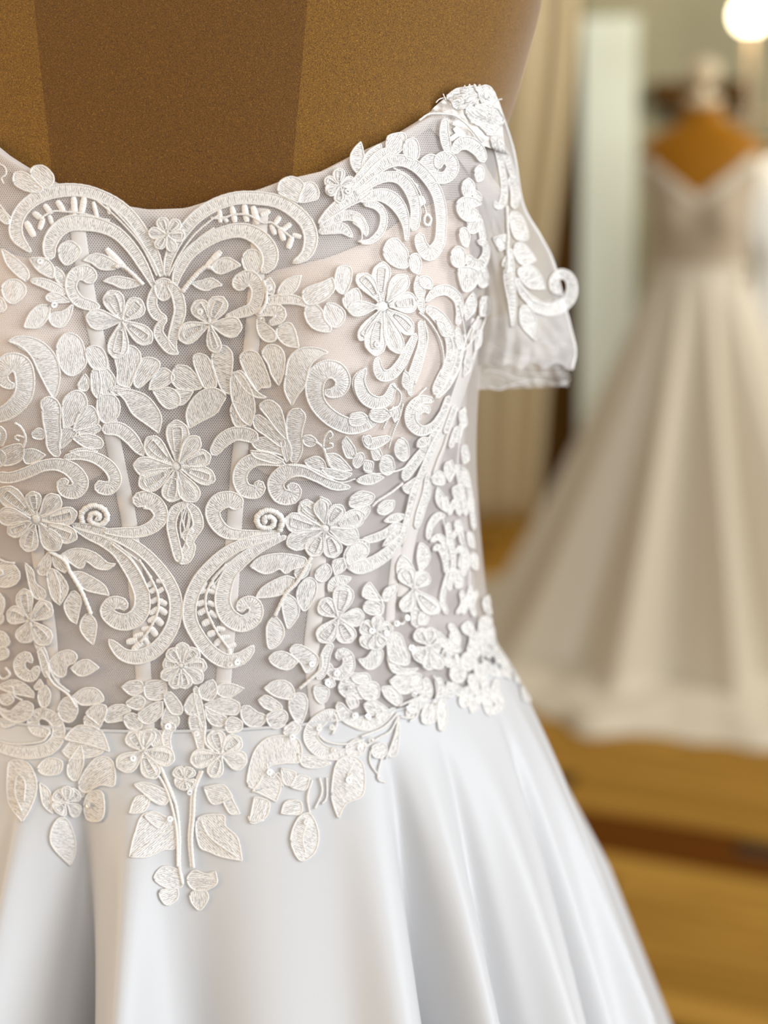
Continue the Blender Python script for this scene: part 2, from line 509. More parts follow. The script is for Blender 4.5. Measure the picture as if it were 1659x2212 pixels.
def tube(path, normals, r, seg=6, closed=False):
    """verts, faces, uv of a cord along 3-D points."""
    P = np.asarray(path); Nn = np.asarray(normals); n = len(P)
    if closed:
        T = np.roll(P, -1, 0) - np.roll(P, 1, 0)
    else:
        T = np.gradient(P, axis=0)
    T /= np.linalg.norm(T, axis=1, keepdims=True) + 1e-12
    B = np.cross(T, Nn); B /= np.linalg.norm(B, axis=1, keepdims=True) + 1e-12
    Nn = np.cross(B, T)
    rr = np.broadcast_to(np.asarray(r, dtype=float), (n,))[:, None]
    cum = np.concatenate([[0], np.cumsum(np.linalg.norm(np.diff(P, axis=0), axis=1))]) * 1000
    V, UV = [], []
    for i in range(seg):
        a = 2 * math.pi * i / seg
        V.append(P + rr * (math.cos(a) * Nn + math.sin(a) * B)); UV.append(np.stack([cum, np.full(n, i * 2.0 / seg)], axis=-1))
    V = np.stack(V, 1).reshape(-1, 3); UV = np.stack(UV, 1).reshape(-1, 2)
    F = grid_faces(n, seg, True)
    if closed:
        F += [((n - 1) * seg + i, (n - 1) * seg + (i + 1) % seg, (i + 1) % seg, i) for i in range(seg)]
    else:
        F += [tuple(range(seg - 1, -1, -1)), tuple((n - 1) * seg + i for i in range(seg))]
    return V, F, UV


# neckline binding
th = np.linspace(-1.5, 1.5, 200); pz = neck_top(th)
P = body(th, pz - 0.0002, 0.0080); Nn = P * np.array([1, 1, 0]); Nn /= np.linalg.norm(Nn, axis=1, keepdims=True)
rows = []
for dz, off in ((-0.007, 0.0050), (-0.004, 0.0070), (-0.001, 0.0085), (0.0, 0.0065), (-0.001, 0.003)):
    rows.append(body(th, pz + dz, off))
mesh_obj('neckline_binding', np.concatenate(rows), grid_faces(5, 200), M['binding'], DRESS)


# ---- things laid out on the body from points measured in the photograph
def surf(px, py, lift, bvh, st):
    c = cast(px, py, bvh)
    if c is None and bvh in (None, SUPPORT) and px > 700 and py > 600:      # past the side of the body: wrap to its edge
        k = 0
        while c is None and k < 30:
            px -= 3; k += 1; c = cast(px, py, bvh)
    if c is None:
        d = ray(px, py); t = st.get('y')
        if t is None: t = 0.0
        h = CAM + d * ((t - CAM.y) / d.y); n = st.get('n', Vector((0, -1, 0)))
        return np.array(h + n * lift), np.array(n)
    h, n = c
    st['y'] = h.y; st['n'] = n
    return np.array(h + n * lift), np.array(n)


def patch(name, poly, off, mat, bulge=0.0, n=48, rings=8):
    """Closed outline on the body, filled by rings, lying at a distance off from the form."""
    o = spline(poly, n, True); c = o.mean(0)
    V, F = [], []
    st = {}
    for k in range(rings):
        s = 1 - k / rings
        for p in o:
            q = c + (p - c) * s
            h, nn = surf(q[0], q[1], off - LACE_OFF + bulge * (1 - s * s), None, st); V.append(h)
    h, nn = surf(c[0], c[1], off - LACE_OFF + bulge, None, st); V.append(h)
    F = grid_faces(rings, n, True) + [((rings - 1) * n + i, (rings - 1) * n + (i + 1) % n, rings * n) for i in range(n)]
    return mesh_obj(name, V, F, mat, DRESS)


patch('bust_cup', [(560, 600), (640, 568), (720, 548), (830, 505), (920, 450), (1005, 440), (1036, 560), (1028, 700), (985, 850), (900, 960), (790, 1015), (660, 1050), (535, 1005), (518, 850), (542, 700)], 0.0055, M['cup'], 0.0006)
patch('bust_cup', [(182, 620), (100, 568), (0, 535), (-90, 480), (-200, 560), (-220, 800), (-150, 980), (-40, 1060), (60, 1080), (150, 1062), (232, 1012), (240, 860), (212, 710)], 0.0055, M['cup'], 0.0006)


def ribbon(name, pts, hw, off, mat, n=60):
    c = spline(pts, n); T = np.gradient(c, axis=0); T /= np.linalg.norm(T, axis=1, keepdims=True)
    Nn = np.stack([-T[:, 1], T[:, 0]], -1)
    V = []; st = {}
    for k, v in enumerate((-1, -0.8, 0, 0.8, 1)):
        for p, q in zip(c, Nn):
            e = p + q * v * hw
            V.append(surf(e[0], e[1], off - LACE_OFF + (0.0005 if abs(v) < 0.9 else 0), None, st)[0])
    return mesh_obj(name, V, grid_faces(5, n), mat, DRESS)


for pts, hw in [([(165, 450), (168, 500), (190, 640), (215, 760), (238, 920), (257, 1020), (277, 1120), (292, 1250), (305, 1400), (318, 1590)], 17),
                ([(563, 450), (560, 500), (556, 560), (546, 700), (532, 860), (520, 960), (512, 1050), (503, 1180), (500, 1250), (490, 1380), (472, 1590)], 17),
                ([(74, 1145), (88, 1250), (105, 1350), (112, 1440), (118, 1570)], 14),
                ([(690, 1160), (684, 1300), (674, 1400), (682, 1500), (690, 1570)], 17),
                ([(1034, 690), (1012, 790), (965, 930), (912, 1080), (884, 1180), (872, 1290)], 13),
                ([(860, 1180), (850, 1260), (842, 1360)], 10)]:
    ribbon('boning_channel', pts, hw, 0.0094, M['boning'])

# waist seam: folded top edge of the skirt
th = np.linspace(-math.pi, math.pi, 240, endpoint=False)
P = skirt_pt(th, SK0, 0.0 * th); Nn = P * np.array([1, 1, 0]); Nn /= np.linalg.norm(Nn, axis=1, keepdims=True)
v, f, u = tube(P, Nn, 0.0009, 6, True)
mesh_obj('waist_seam', v, f, M['satin'], DRESS)

# ---- off-shoulder sleeve: front panel, fold at its seam, and the longer back panel seen beneath
def sheet(name, left, right, yl, yr, bulge, nv, nu, mat, wob=0.0, seed=1):
    Lc, Rc = spline(left, nv), spline(right, nv)
    rs = np.random.RandomState(seed); ph = rs.rand(6) * 6
    V, UV = [], []
    for i in range(nv):
        t = i / (nv - 1)
        for j in range(nu):
            s = j / (nu - 1)
            px, py = Lc[i] * (1 - s) + Rc[i] * s
            y0 = np.interp(t, np.linspace(0, 1, len(yl)), yl); y1 = np.interp(t, np.linspace(0, 1, len(yr)), yr)
            y = y0 * (1 - s) + y1 * s - bulge * math.sin(math.pi * s) * (0.4 + 0.6 * t)
            y += wob * (math.sin(17 * t + 5 * s + ph[0]) + 0.7 * math.sin(31 * t - 9 * s + ph[1]) + 0.6 * math.sin(23 * s + 8 * t + ph[2]) + .5 * math.sin(47 * s - 20 * t + ph[3]))
            V.append(np.array(at_y(px, py, y))); UV.append((s * 60, t * 160))
    return V, grid_faces(nv, nu), UV


V, F, UV = sheet('sleeve_back', [(1018, 700), (1022, 770), (1028, 805), (1030, 842)], [(1215, 640), (1243, 752), (1226, 795), (1228, 834)], [.0, .0], [.045, .045], -.02, 26, 60, M['sleeve_tulle'], .0018, 5)
sb = mesh_obj('sleeve_back', V, F, M['sleeve_tulle'], DRESS, uv=UV)
SLEEVE_BACK = BVHTree.FromPolygons([tuple(v) for v in V], F)
V, F, UV = sheet('sleeve_front', [(915, 262), (985, 285), (1022, 400), (1036, 500), (1042, 600), (1040, 700), (1030, 800)], [(1074, 220), (1108, 325), (1128, 440), (1166, 510), (1194, 565), (1216, 650), (1241, 757), (1234, 800)],
                 [-.074, -.058, -.050, -.045, -.040, -.035, -.03], [-.045, -.02, -.005, 0, .0, .005, .005],   .022, 50, 40, M['sleeve_tulle'], .0006, 2)
for k in range(40 * 50):      # scalloped, slightly gathered hem
    i_, j_ = divmod(k, 40); q_ = max(0, (i_ - 34) / 15)
    V[k] = V[k] + q_ * np.array([0, .0018 * math.sin(j_ * .9 + 2 * q_) + .0016 * math.sin(i_ * 1.3 + j_ * .25), .0032 * abs(math.sin(j_ * .32 + .4)) * q_])
sf = mesh_obj('sleeve_front', V, F, M['sleeve_tulle'], DRESS, uv=UV)
# crumpled point of the strap standing above the neckline
V2, F2, UV2 = sheet('strap_tip', [(968, 206), (945, 225), (925, 245), (905, 272)], [(1064, 192), (1080, 225), (1085, 270), (1092, 330)], [-.072, -.072, -.073, -.076], [-.05, -.048, -.045, -.042], .012, 24, 30, M['sleeve_tulle'], .0012, 9)
for j in range(30):      # ragged upper edge
    V2[j] = V2[j] + np.array([0, 0, .0028 * math.sin(math.pi * j / 29) + .0008 * math.sin(j * 1.9)])
st_ = mesh_obj('strap_tip', V2, F2, M['strap'], DRESS, uv=UV2)
SLEEVE = BVHTree.FromPolygons([tuple(v) for v in V] + [tuple(v) for v in V2], F + [tuple(i + len(V) for i in f) for f in F2])
# hem and outer edges of the sleeve as rolled cords
nu, nv = 40, 50
Va = np.asarray(V).reshape(nv, nu, 3)
for path in (Va[:, -1],):
    v, f, u = tube(path, np.tile(np.array([0, -1.0, 0.1]), (len(path), 1)), 0.0009, 6)
    mesh_obj('sleeve_hem', v, f, M['cord'], sf, uv=u)

# ------------------------------------------------------------------ embroidered lace
# Each line is one motif measured on an enlarged crop: crop letter, kind, points.
#  s scroll band x,y,halfwidth   l leaf x,y ... halfwidth (base to tip)   o / q outline filled along / across its long axis
#  f flower cx,cy,r  tipx,tipy,halfwidth ...   c cord thickness x,y ...   b small satin stitch x0,y0 x1,y1 halfwidth   d sequin x,y
FRAMES = {'A': (0, 320, 420), 'B': (380, 320, 420), 'C': (0, 700, 420), 'D': (380, 700, 420), 'E': (0, 1060, 420), 'F': (380, 1060, 420),
          'G': (0, 1400, 420), 'H': (380, 1400, 420), 'I': (760, 160, 420), 'J': (760, 500, 420), 'K': (740, 860, 420), 'L': (740, 1220, 420),
          'M': (900, 500, 420), 'N': (0, 1400, 860)}
LACE = '''
A o 120,290 130,220 190,205 260,240 330,310 370,350 330,385 230,370 150,330
A o 265,215 290,165 370,155 440,210 465,270 440,320 380,350 310,290
A s 265,890,10 150,760,50 145,630,52 215,505,52 350,410,52 520,365,52 700,365,48 860,410,46 1010,490,46 1130,600,46 1240,760,45 1320,920,42 1385,1090,22
A s 430,950,40 425,830,55 480,720,60 580,650,62 700,640,62 860,665,55 1000,730,48 1120,850,44 1220,1000,38 1320,1190,15
A o 500,890 520,830 600,795 660,830 690,880 650,950 570,1000 520,960
A c 1 830,450 960,560 1100,700 1220,850 1340,1090
A c 1 930,490 1040,600 1160,740 1290,930 1370,1100
A b 385,490 440,560 22
A b 495,460 545,540 24
A b 300,555 370,610 20
A b 370,610 340,690 22
A b 290,560 340,600 20
A b 420,580 445,645 20
A b 230,640 290,750 28
A b 630,430 640,560 26
A b 720,430 700,550 26
A b 800,470 830,590 18
A b 920,490 935,560 16
A c 1.2 350,600 450,545 560,545 700,560 850,600 940,620
A f 1430,740,12 1370,600,50 1530,620,50 1275,720,48 1580,750,50 1340,850,45 1490,880,45
A q 1040,1010 1010,985 920,930 850,905 780,910 710,960 780,980 850,1030 930,1040 1000,1025
A q 1215,1160 1130,1120 1000,1095 930,1110 880,1135 960,1160 1040,1195 1120,1190
A c 2.2 1225,1165 1130,1070 1050,1010 980,1015
A b 1060,1020 920,872 28
A s 1370,1150,30 1310,1250,36 1300,1350,42 1350,1430,40 1420,1440,18
A s 1440,1150,25 1510,1240,44 1540,1380,48 1510,1500,44 1475,1640,36 1500,1730,12
A f 1040,1470,8 930,1220,88 1205,1295,88 735,1440,88 985,1790,88 1295,1650,80
A s 790,1150,58 740,1070,66 640,1085,52 605,1190,46 665,1300,46 790,1345,38 850,1350,12
A q 225,1140 150,1090 60,990 15,860 80,900 170,970 230,1030 250,1090
A o 20,1190 80,1130 160,1130 220,1190 210,1260 120,1330 50,1290
A l 450,1110 390,1020 255,945 62
A l 560,1180 510,1100 470,1010 40
A s 260,1130,15 360,1150,35 460,1190,38 570,1240,15
A o 600,1310 520,1320 420,1310 390,1270 440,1235 520,1250
A q 420,1350 410,1440 330,1530 205,1530 250,1420 330,1345
A q 625,1325 600,1430 540,1520 460,1520 415,1460 440,1410 540,1390
A d 465,1335
A d 935,1285
A d 350,975
A o -30,1260 30,1290 60,1360 20,1400 -40,1390
A c 1 -10,130 50,170 60,230 20,260 40,310
A c 1 0,480 60,560 100,600
A s -20,530,20 30,590,32 80,650,22
B s -85,1090,15 -60,950,34 0,810,42 90,680,46 200,570,48 350,480,50 520,430,50 700,430,52 870,460,52 1010,540,54 1115,650,54 1150,780,54 1110,910,42 1000,985,12
B s -10,1190,15 20,1060,38 110,910,45 250,800,48 400,730,52 560,705,58 700,760,66 795,870,68 800,980,58 740,1065,22
B o 575,920 620,870 700,880 740,940 740,1020 680,1070 600,1040 570,980
B c 1 -60,1090 40,900 160,740 300,620 390,560
B c 1 -30,1100 80,900 200,770 330,680
B b 375,540 380,630 20
B b 400,590 440,630 18
B b 480,510 505,625 24
B b 585,490 605,620 26
B b 660,510 700,640 26
B b 730,570 800,540 22
B b 850,640 885,590 22
B b 815,660 845,735 22
B b 975,650 910,700 22
B b 890,690 920,785 24
B b 1000,740 1065,760 20
B b 990,765 960,850 24
B c 1.2 300,600 400,600 500,570 620,575 740,640 820,640 900,700 980,760
B o 870,370 890,290 980,250 1060,280 1090,330 1060,400 1040,470 950,430 890,400
B o 1080,310 1160,295 1210,350 1210,430 1130,460 1050,470 1050,400
B f 1390,330,10 1270,270,45 1390,180,48 1520,285,48 1490,395,48 1385,475,46 1280,390,50
B d 1310,390
B d 1455,385
B s 1215,650,12 1320,550,40 1450,455,52 1560,400,52 1659,330,40
B s 1215,720,20 1330,690,42 1420,690,42 1500,760,12
B s 1225,680,15 1340,615,32 1450,580,38 1540,600,38 1600,680,30 1615,755,10
B c 1 1500,640 1570,700 1575,790 1540,800 1600,805
B c 2.4 60,1225 150,1110 250,1020 320,1025
B b 265,1015 375,890 28
B q 310,1015 360,960 450,935 560,1000 480,1040 390,1075 330,1050
B q 130,1150 220,1130 310,1110 400,1170 320,1190 270,1215 200,1200
B s 535,1215,55 560,1140,66 640,1110,60 700,1190,54 695,1290,50 650,1370,46 560,1405,38 430,1440,15
B f 300,1500,8 175,1305,80 405,1270,85 570,1530,88 35,1625,88 365,1740,58
B d 220,1390
B l 830,1250 800,1190 800,1105 48
B l 870,1250 960,1190 1065,1090 62
B s 770,1310,30 900,1290,38 1030,1300,34 1120,1345,14
B d 815,1195
B s 690,1420,20 780,1390,40 880,1390,50 890,1450,40 800,1500,20
B q 700,1440 760,1490 850,1570 850,1640 780,1650 720,1600 695,1520
B q 880,1520 970,1490 1020,1560 1050,1700 960,1690 890,1640 860,1580
B d 755,1460
B c 1.6 755,1130 780,1230 770,1330 715,1420
B o 1080,1240 1130,1190 1240,1150 1330,1110 1350,1200 1290,1280 1200,1330 1110,1330
B q 1100,1380 1170,1330 1240,1380 1270,1470 1320,1530 1300,1570 1190,1550 1120,1480
B o 1280,1330 1350,1330 1430,1390 1430,1470 1370,1530 1310,1510 1260,1430
B o 1350,1160 1380,1020 1480,1020 1490,1120 1440,1240 1380,1230
B o 1430,1260 1530,1200 1570,1280 1550,1410 1470,1390 1420,1330
C s 125,505,18 95,520,28 40,490,42 15,420,58 75,330,76 180,350,80 215,470,78 195,610,74 100,720,66 0,770,58 -100,780,50
C q 75,150 130,110 250,110 370,160 470,270 510,430 480,590 440,610 340,430 270,280 180,190
C o 480,200 530,100 600,75 680,120 720,220 730,340 640,430 560,420 500,330
C o 730,220 790,180 870,210 910,300 900,380 800,380 740,300
C o 820,400 900,370 970,440 980,520 920,600 840,560
C o 840,620 960,600 1020,680 1000,790 900,840 830,760
C o 780,400 840,380 860,520 840,640 780,560
C o 660,520 720,420 760,480 740,560 690,560
C o 980,240 1100,180 1180,220 1200,300 1150,420 1100,530 1000,500 1000,400
C o 1200,310 1270,280 1350,310 1360,370 1260,480 1180,540 1140,480
C o 1370,380 1440,390 1490,460 1400,530 1270,560 1290,480
C o 1300,560 1450,540 1530,600 1530,680 1450,720 1380,680
C q 990,575 1100,555 1240,600 1330,690 1380,800 1355,925 1250,850 1130,760 1060,640
C o 930,560 1000,520 1110,540 1080,590 980,600
C s 350,650,45 430,700,78 440,820,72 455,930,64 455,1030,52 500,1120,25
C o 530,680 570,600 650,560 720,600 740,690 680,800 600,860 540,880
C o 680,740 770,690 830,760 830,850 700,890 620,900
C o 660,890 760,850 850,860 840,910 700,960
C o 610,960 760,930 870,980 860,1050 730,1045
C o 520,900 600,880 660,920 600,990 520,1060 505,980
C o 590,1080 700,1050 840,1080 720,1120
C s 870,890,45 1010,890,56 1110,960,54 1180,1050,42 1225,1115,12
C s -20,1290,45 100,1300,45 230,1260,45 370,1200,45 500,1190,50 620,1240,62 690,1340,66 645,1420,60 560,1410,52 535,1350,40 590,1330,25
C s 550,1130,20 700,1110,36 830,1140,46 940,1220,52 985,1320,52 940,1395,50 870,1380,58 850,1330,48
C o 0,1080 80,1030 190,1020 200,1130 120,1190 20,1190
C q 200,1080 290,1060 390,1110 310,1170 220,1180
C o -60,1100 0,1060 60,1120 30,1200 -50,1200
C c 1.4 130,830 185,870 225,960 200,1050
C c 1.4 225,960 150,940 135,965 170,985
C o 270,930 330,880 380,910 370,970 300,970
C s -10,860,15 35,930,24 5,1040,18
C s 1425,-55,12 1370,10,30 1355,75,40 1400,150,42 1460,215,38 1525,248,12
A o 1325,1150 1400,1110 1470,1150 1455,1260 1390,1300 1335,1250
C f 1510,1205,46 1510,815,98 1255,965,88 1145,1195,85 1195,1375,92 1455,1505,88 1675,1500,88 1835,1320,75 1800,1110,75 1700,950,72
D o 0,360 60,350 130,380 230,520 160,560 40,560 -40,470
D o 150,290 200,250 290,300 350,520 250,540 190,430
D q 310,280 390,180 470,220 490,300 480,450 490,600 400,560 340,420
D o -20,560 150,570 100,650 30,690 -80,650
D q 430,600 330,540 220,570 130,660 90,770 115,885 210,830 340,760 390,690
D o 550,290 600,230 690,240 750,330 810,520 730,540 690,560 600,420
D o 740,250 790,180 880,190 930,270 920,420 880,520 820,430 790,340
D q 940,430 970,290 1060,210 1190,200 1300,240 1200,290 1140,370 1100,520 1040,600 990,690 930,560
D o 480,430 560,420 650,560 680,720 640,860 560,800 480,620
D o 470,740 500,650 640,720 640,830 520,870
D o 500,420 570,400 690,560 780,620 700,620 600,560
D s 1270,560,18 1310,585,35 1390,560,52 1420,480,62 1370,400,72 1280,385,76 1200,450,78 1180,570,72 1220,690,66 1330,800,66 1480,865,66 1620,840,56 1700,790,40
D s 1610,385,20 1555,480,52 1590,600,52 1690,690,50
D o 720,690 800,640 890,700 930,830 950,980 870,900 790,790
D o 660,800 720,770 830,860 930,990 900,1040 760,940 680,880
D o 640,990 760,960 900,1030 930,1120 820,1090 690,1060
D o 640,1070 800,1090 920,1150 850,1180 680,1130
D o 890,980 960,990 985,1100 940,1170 910,1090
D s 1060,715,74 1020,820,74 1010,930,62 1025,1060,52 1000,1180,25
D s 310,1110,35 400,990,56 510,930,56 620,940,56 700,975,45
D s 930,1190,15 800,1160,36 680,1150,52 580,1210,58 545,1310,58 585,1405,58 680,1425,54 715,1375,44 670,1350,24
D s 1480,1385,12 1350,1370,36 1200,1290,45 1060,1240,48 930,1260,62 850,1350,66 890,1455,66 985,1465,60 1015,1400,46 950,1370,26
D c 1 950,1190 1100,1210 1250,1290 1400,1340 1520,1310
D o 1085,950 1150,940 1200,990 1150,1035 1090,1010
D c 1.6 1190,990 1250,1040 1280,1130 1305,1200
D c 1.3 1250,1040 1265,950 1310,900 1330,940 1295,970
D c 1.3 1270,1060 1330,1040 1330,1010 1300,1010
D o 1090,1160 1190,1120 1260,1160 1270,1230 1180,1250 1130,1210
D o 1280,1100 1380,1110 1500,1240 1380,1250 1290,1180
D o 1410,1010 1450,950 1520,1050 1530,1130 1450,1130
D o 1520,1110 1580,1090 1600,1150 1540,1220 1500,1180
D o 1230,1220 1330,1230 1500,1270 1420,1320 1300,1290
D o 1590,960 1640,940 1660,1000 1620,1020
D o 1050,1520 1110,1490 1190,1540 1250,1620 1200,1640 1120,1600
D o 1220,1460 1300,1500 1320,1570 1260,1610
E f 325,230,50 15,-30,88 285,-5,66 510,30,80 665,180,78 665,395,78 515,490,84 255,505,78 95,350,66 10,190,80
E c 3.2 715,270 705,180 790,118 890,148 922,225 860,285 780,250 790,188 850,192 848,235 822,222
E s 1175,130,50 1210,75,72 1320,100,66 1375,200,58 1320,290,52 1200,345,44 1050,350,38 890,338,15
E s 1605,95,15 1500,160,38 1465,280,38 1490,420,38 1525,560,34 1540,600,20
E s 1660,330,15 1580,370,28 1620,430,32 1570,540,34 1530,600,20
E c 0.9 1600,130 1570,260 1580,360
E c 0.9 1630,120 1620,250 1600,350
E c 0.9 1585,130 1540,280 1550,400
E s 620,285,15 760,315,35 900,350,36 1050,410,42 1200,500,44 1330,620,46 1440,770,50 1500,930,52 1490,1100,52 1420,1250,54 1310,1365,58 1180,1415,58 1060,1395,50 980,1320,36 935,1265,10
E s 640,315,12 760,375,32 880,430,38 1000,510,46 1090,620,56 1170,760,60 1215,900,62 1200,1030,68 1110,1110,68 1000,1105,66 915,1030,54 960,955,52 1045,960,46 1060,1015,32
E c 1 960,450 1100,560 1190,680 1280,860
E c 1 1000,460 1190,600 1300,740
E c 1.4 1190,580 1290,740 1350,880 1350,1020 1290,1160 1200,1290
E b 1310,770 1265,810 22
E b 1340,765 1400,770 20
E b 1335,830 1285,860 22
E b 1350,860 1395,830 20
E b 1345,920 1290,950 22
E b 1355,930 1420,965 24
E b 1345,1000 1285,1045 22
E b 1360,1000 1420,1045 26
E b 1330,1075 1270,1110 22
E b 1335,1090 1385,1140 28
E b 1280,1170 1215,1180 22
E b 1290,1170 1335,1230 28
E b 1220,1220 1150,1240 20
E b 1170,1270 1090,1290 26
E b 1210,1290 1140,1350 24
E b 1230,1260 1280,1330 22
E q 530,540 600,500 700,490 820,530 920,610 990,620 920,670 830,660 760,610 730,590 720,640 680,660 600,610
E q 610,690 700,690 820,750 900,810 935,890 830,870 730,840 650,770
E q 640,850 700,920 680,1040 660,1130 600,1090 555,980 590,900
E q 760,1045 825,1120 820,1220 800,1310 740,1260 690,1180 700,1100
E c 2.4 430,510 560,590 610,690 700,840 760,980 785,1050
E o 410,720 440,660 520,700 590,830 520,970 450,900
E o 330,640 420,520 440,600 410,710 340,710
E o 450,540 560,560 590,640 560,700 470,640
E c 1 470,670 520,800 520,960
E f 270,1100,8 215,835,72 75,1035,78 195,1285,80 430,1300,80 445,955,82
E o -20,650 60,600 150,650 180,730 130,800 30,820 -40,760
E c 1.4 -20,560 60,600 140,610
E c 1.2 -20,640 40,690 20,720 -20,740
E o 0,860 50,930 40,1030 0,1060 -60,960
E o 0,1040 40,1060 40,1110 0,1135 -60,1100
E o -40,1200 50,1210 90,1290 50,1330 -40,1320
E o -40,1340 60,1340 80,1400 30,1440 -40,1430
E o 220,610 290,680 310,780 390,850 390,910 320,920 270,850 240,720
E s 300,1250,18 350,1340,30 390,1430,26 410,1560,22
E c 1.6 60,1500 100,1560 40,1600 -20,1540
F s 90,95,15 165,180,40 190,290,42 140,370,38 120,440,32 140,480,26 90,570,42 20,605,18
F c 0.9 60,100 50,220 80,330
F c 0.9 95,110 110,220 90,330
F s 880,365,15 740,400,35 600,440,40 450,510,44 320,620,50 200,760,52 130,920,54 120,1080,56 180,1220,56 290,1365,58 420,1445,58 540,1430,52 620,1370,38 660,1315,10
F s 940,385,12 820,430,30 700,490,38 560,590,52 460,700,56 410,830,62 400,960,64 450,1070,70 560,1130,68 665,1075,62 680,985,54 625,945,50 560,975,44 560,1030,30
F c 1 640,520 480,620 370,740 300,830
F c 1 560,530 400,650 300,760
F c 1.4 430,620 310,770 260,880 260,1000 310,1120 370,1230 450,1340
F b 255,780 225,835 22
F b 300,775 335,835 22
F b 255,850 195,860 22
F b 280,850 340,865 22
F b 250,945 185,965 24
F b 260,1010 195,1045 24
F b 275,950 335,975 22
F b 290,1105 230,1135 26
F b 290,1030 345,1075 22
F b 330,1205 275,1225 26
F b 350,1170 415,1185 22
F b 380,1270 335,1310 24
F b 390,1250 460,1250 22
F b 440,1330 510,1310 22
F b 450,1340 465,1400 20
F c 3.2 880,335 902,235 850,172 760,158 690,215 712,292 790,308 832,268 820,220 768,212 748,245 770,262
F s 560,130,72 470,70,66 370,90,70 315,170,60 345,270,56 430,350,50 560,370,40 720,370,34 880,350,12
F f 1265,310,45 1055,110,76 930,235,86 945,455,84 1140,545,78 1345,560,80 1540,395,84 1590,190,80 1400,110,66 1225,60,60
F q 630,640 720,560 900,530 1100,570 1080,640 1000,660 930,700 880,660 820,690 740,700
F q 1010,745 930,725 800,780 720,840 680,910 790,905 900,880 980,820
F q 940,870 1020,930 1050,1030 1000,1130 950,1180 915,1060 905,960
F q 840,1070 910,1150 915,1240 860,1320 790,1340 770,1220 780,1130
F c 2.2 1150,560 1030,770 930,880 840,1065
F o 1040,820 1120,740 1190,770 1190,880 1130,990 1080,1020 1030,920
F o 1010,680 1150,620 1110,720 1040,760
F o 1190,680 1280,620 1320,690 1260,770 1190,750
F s 1560,520,48 1600,480,54 1540,470,56 1480,560,58 1530,640,58 1659,640,48
F f 1375,1075,8 1230,930,80 1435,800,88 1590,1060,76 1480,1285,84 1215,1275,82
F l 1300,860 1350,790 1490,740 52
F o 1330,600 1430,570 1440,660 1350,720
F s 1320,1290,25 1270,1400,38 1250,1520,36 1200,1600,30
F q 790,1430 850,1370 940,1375 1040,1450 960,1520 860,1500
F q 970,1370 1010,1310 1100,1330 1210,1420 1180,1510 1110,1550 1060,1470
F d 525,1445
F d 465,1470
F d 1155,1465
F d 1355,1545
F d 1435,1425
F d 20,1570
G s 285,120,14 240,60,34 180,115,46 195,195,48 280,235,42 340,150,25
G s 340,0,15 375,90,28 400,190,28 420,250,12
G q 420,120 500,40 600,15 660,60 640,120 580,150 560,230 500,240 430,170
G q 610,170 680,110 760,95 850,160 760,220 680,230
G c 1.6 400,190 470,300 590,390 660,500
G c 1.2 430,180 500,290 600,370
G o 340,370 400,310 440,380 420,480 370,500 340,440
G o 300,330 350,260 380,320 330,350
G o -20,330 100,270 200,290 290,370 300,420 200,400 100,380
G o 20,400 100,390 130,440 80,480 20,460
G o -20,480 80,540 200,450 290,480 270,580 160,630 40,580
G o 0,600 90,600 160,640 40,680
G c 1.2 60,330 120,330 130,400 200,440
G s 430,690,20 390,720,38 310,690,48 290,610,46 350,555,42 440,580,46 500,660,48 495,770,52 410,860,54 250,895,52 100,870,48 -30,830,40
G c 1.2 -10,790 120,820 260,815 380,790 430,720
G q 500,520 560,420 640,440 670,530 620,620 540,610
G q 620,410 720,340 830,345 890,430 830,470 700,480
G o 740,550 820,480 910,490 900,580 860,660 790,600
G o 720,600 780,560 870,630 830,690 750,680
G o 1040,330 1110,280 1200,280 1230,350 1130,400
G o 1240,300 1330,270 1420,300 1400,420 1300,440 1240,400
G o 1080,460 1180,400 1240,440 1200,520 1110,500
G o 890,560 960,490 1060,480 1120,530 1040,570 1060,610 920,630
G o 1060,590 1130,550 1210,600 1200,680 1100,680
G o 1180,560 1300,470 1390,450 1380,560 1280,640 1210,620
G q 1400,400 1460,370 1550,480 1550,550 1480,560 1430,500
G q 1380,600 1420,500 1520,580 1520,650 1450,700 1390,680
G q 1580,480 1640,400 1700,420 1710,540 1600,560
G s 1490,640,40 1440,700,35 1420,790,35 1460,880,14
G f 1230,880,8 1120,710,78 1290,690,70 1010,1015,88 1330,1110,76 1490,950,84
G o 1270,700 1340,690 1400,800 1380,870 1300,830
G c 2 1370,1000 1430,1150 1490,1300
G d 1150,940
G d 1440,655
G d 785,1325
G d 1455,1455
H f 50,140,28 -105,130,62 -55,5,62 60,-55,60 190,5,64 262,145,60 225,270,62 90,330,62 -15,330,56 -115,240,52
H d 20,228
H q 580,340 470,300 370,310 350,380 450,420
H o 250,290 320,270 350,360 300,440 220,420 190,350
H o 240,480 330,440 430,420 540,470 520,560 420,560 300,560
H q 560,500 620,490 690,540 770,580 720,660 620,660 560,590
H o 420,640 470,580 560,620 550,700 450,720
H o 250,500 330,540 430,590 400,660 310,650 260,580
H q 70,500 130,390 180,400 160,480 110,560
H s 165,320,18 195,460,26 225,600,22 250,700,10
H s 150,560,38 160,650,42 195,750,36 215,880,20
H f 390,910,8 320,705,78 545,765,78 600,975,84 130,965,80 310,1100,66
H c 1.6 250,660 250,800 320,880
H d 185,730
H d 990,755
H d 125,1225
H q 750,340 830,280 930,275 1000,340 990,430 850,410
H q 960,470 1000,390 1090,390 1120,480 1080,620 1040,640 980,560
H o 700,440 760,400 830,430 900,490 880,540 760,510
H o 770,570 900,520 950,580 900,670 820,680
H o 920,690 1000,620 1060,680 1000,750 930,740
H q 1170,340 1220,310 1300,350 1290,430 1240,470 1190,430
H o 1260,270 1330,240 1350,310 1300,330
H c 2 1050,340 1130,270 1230,170 1240,60
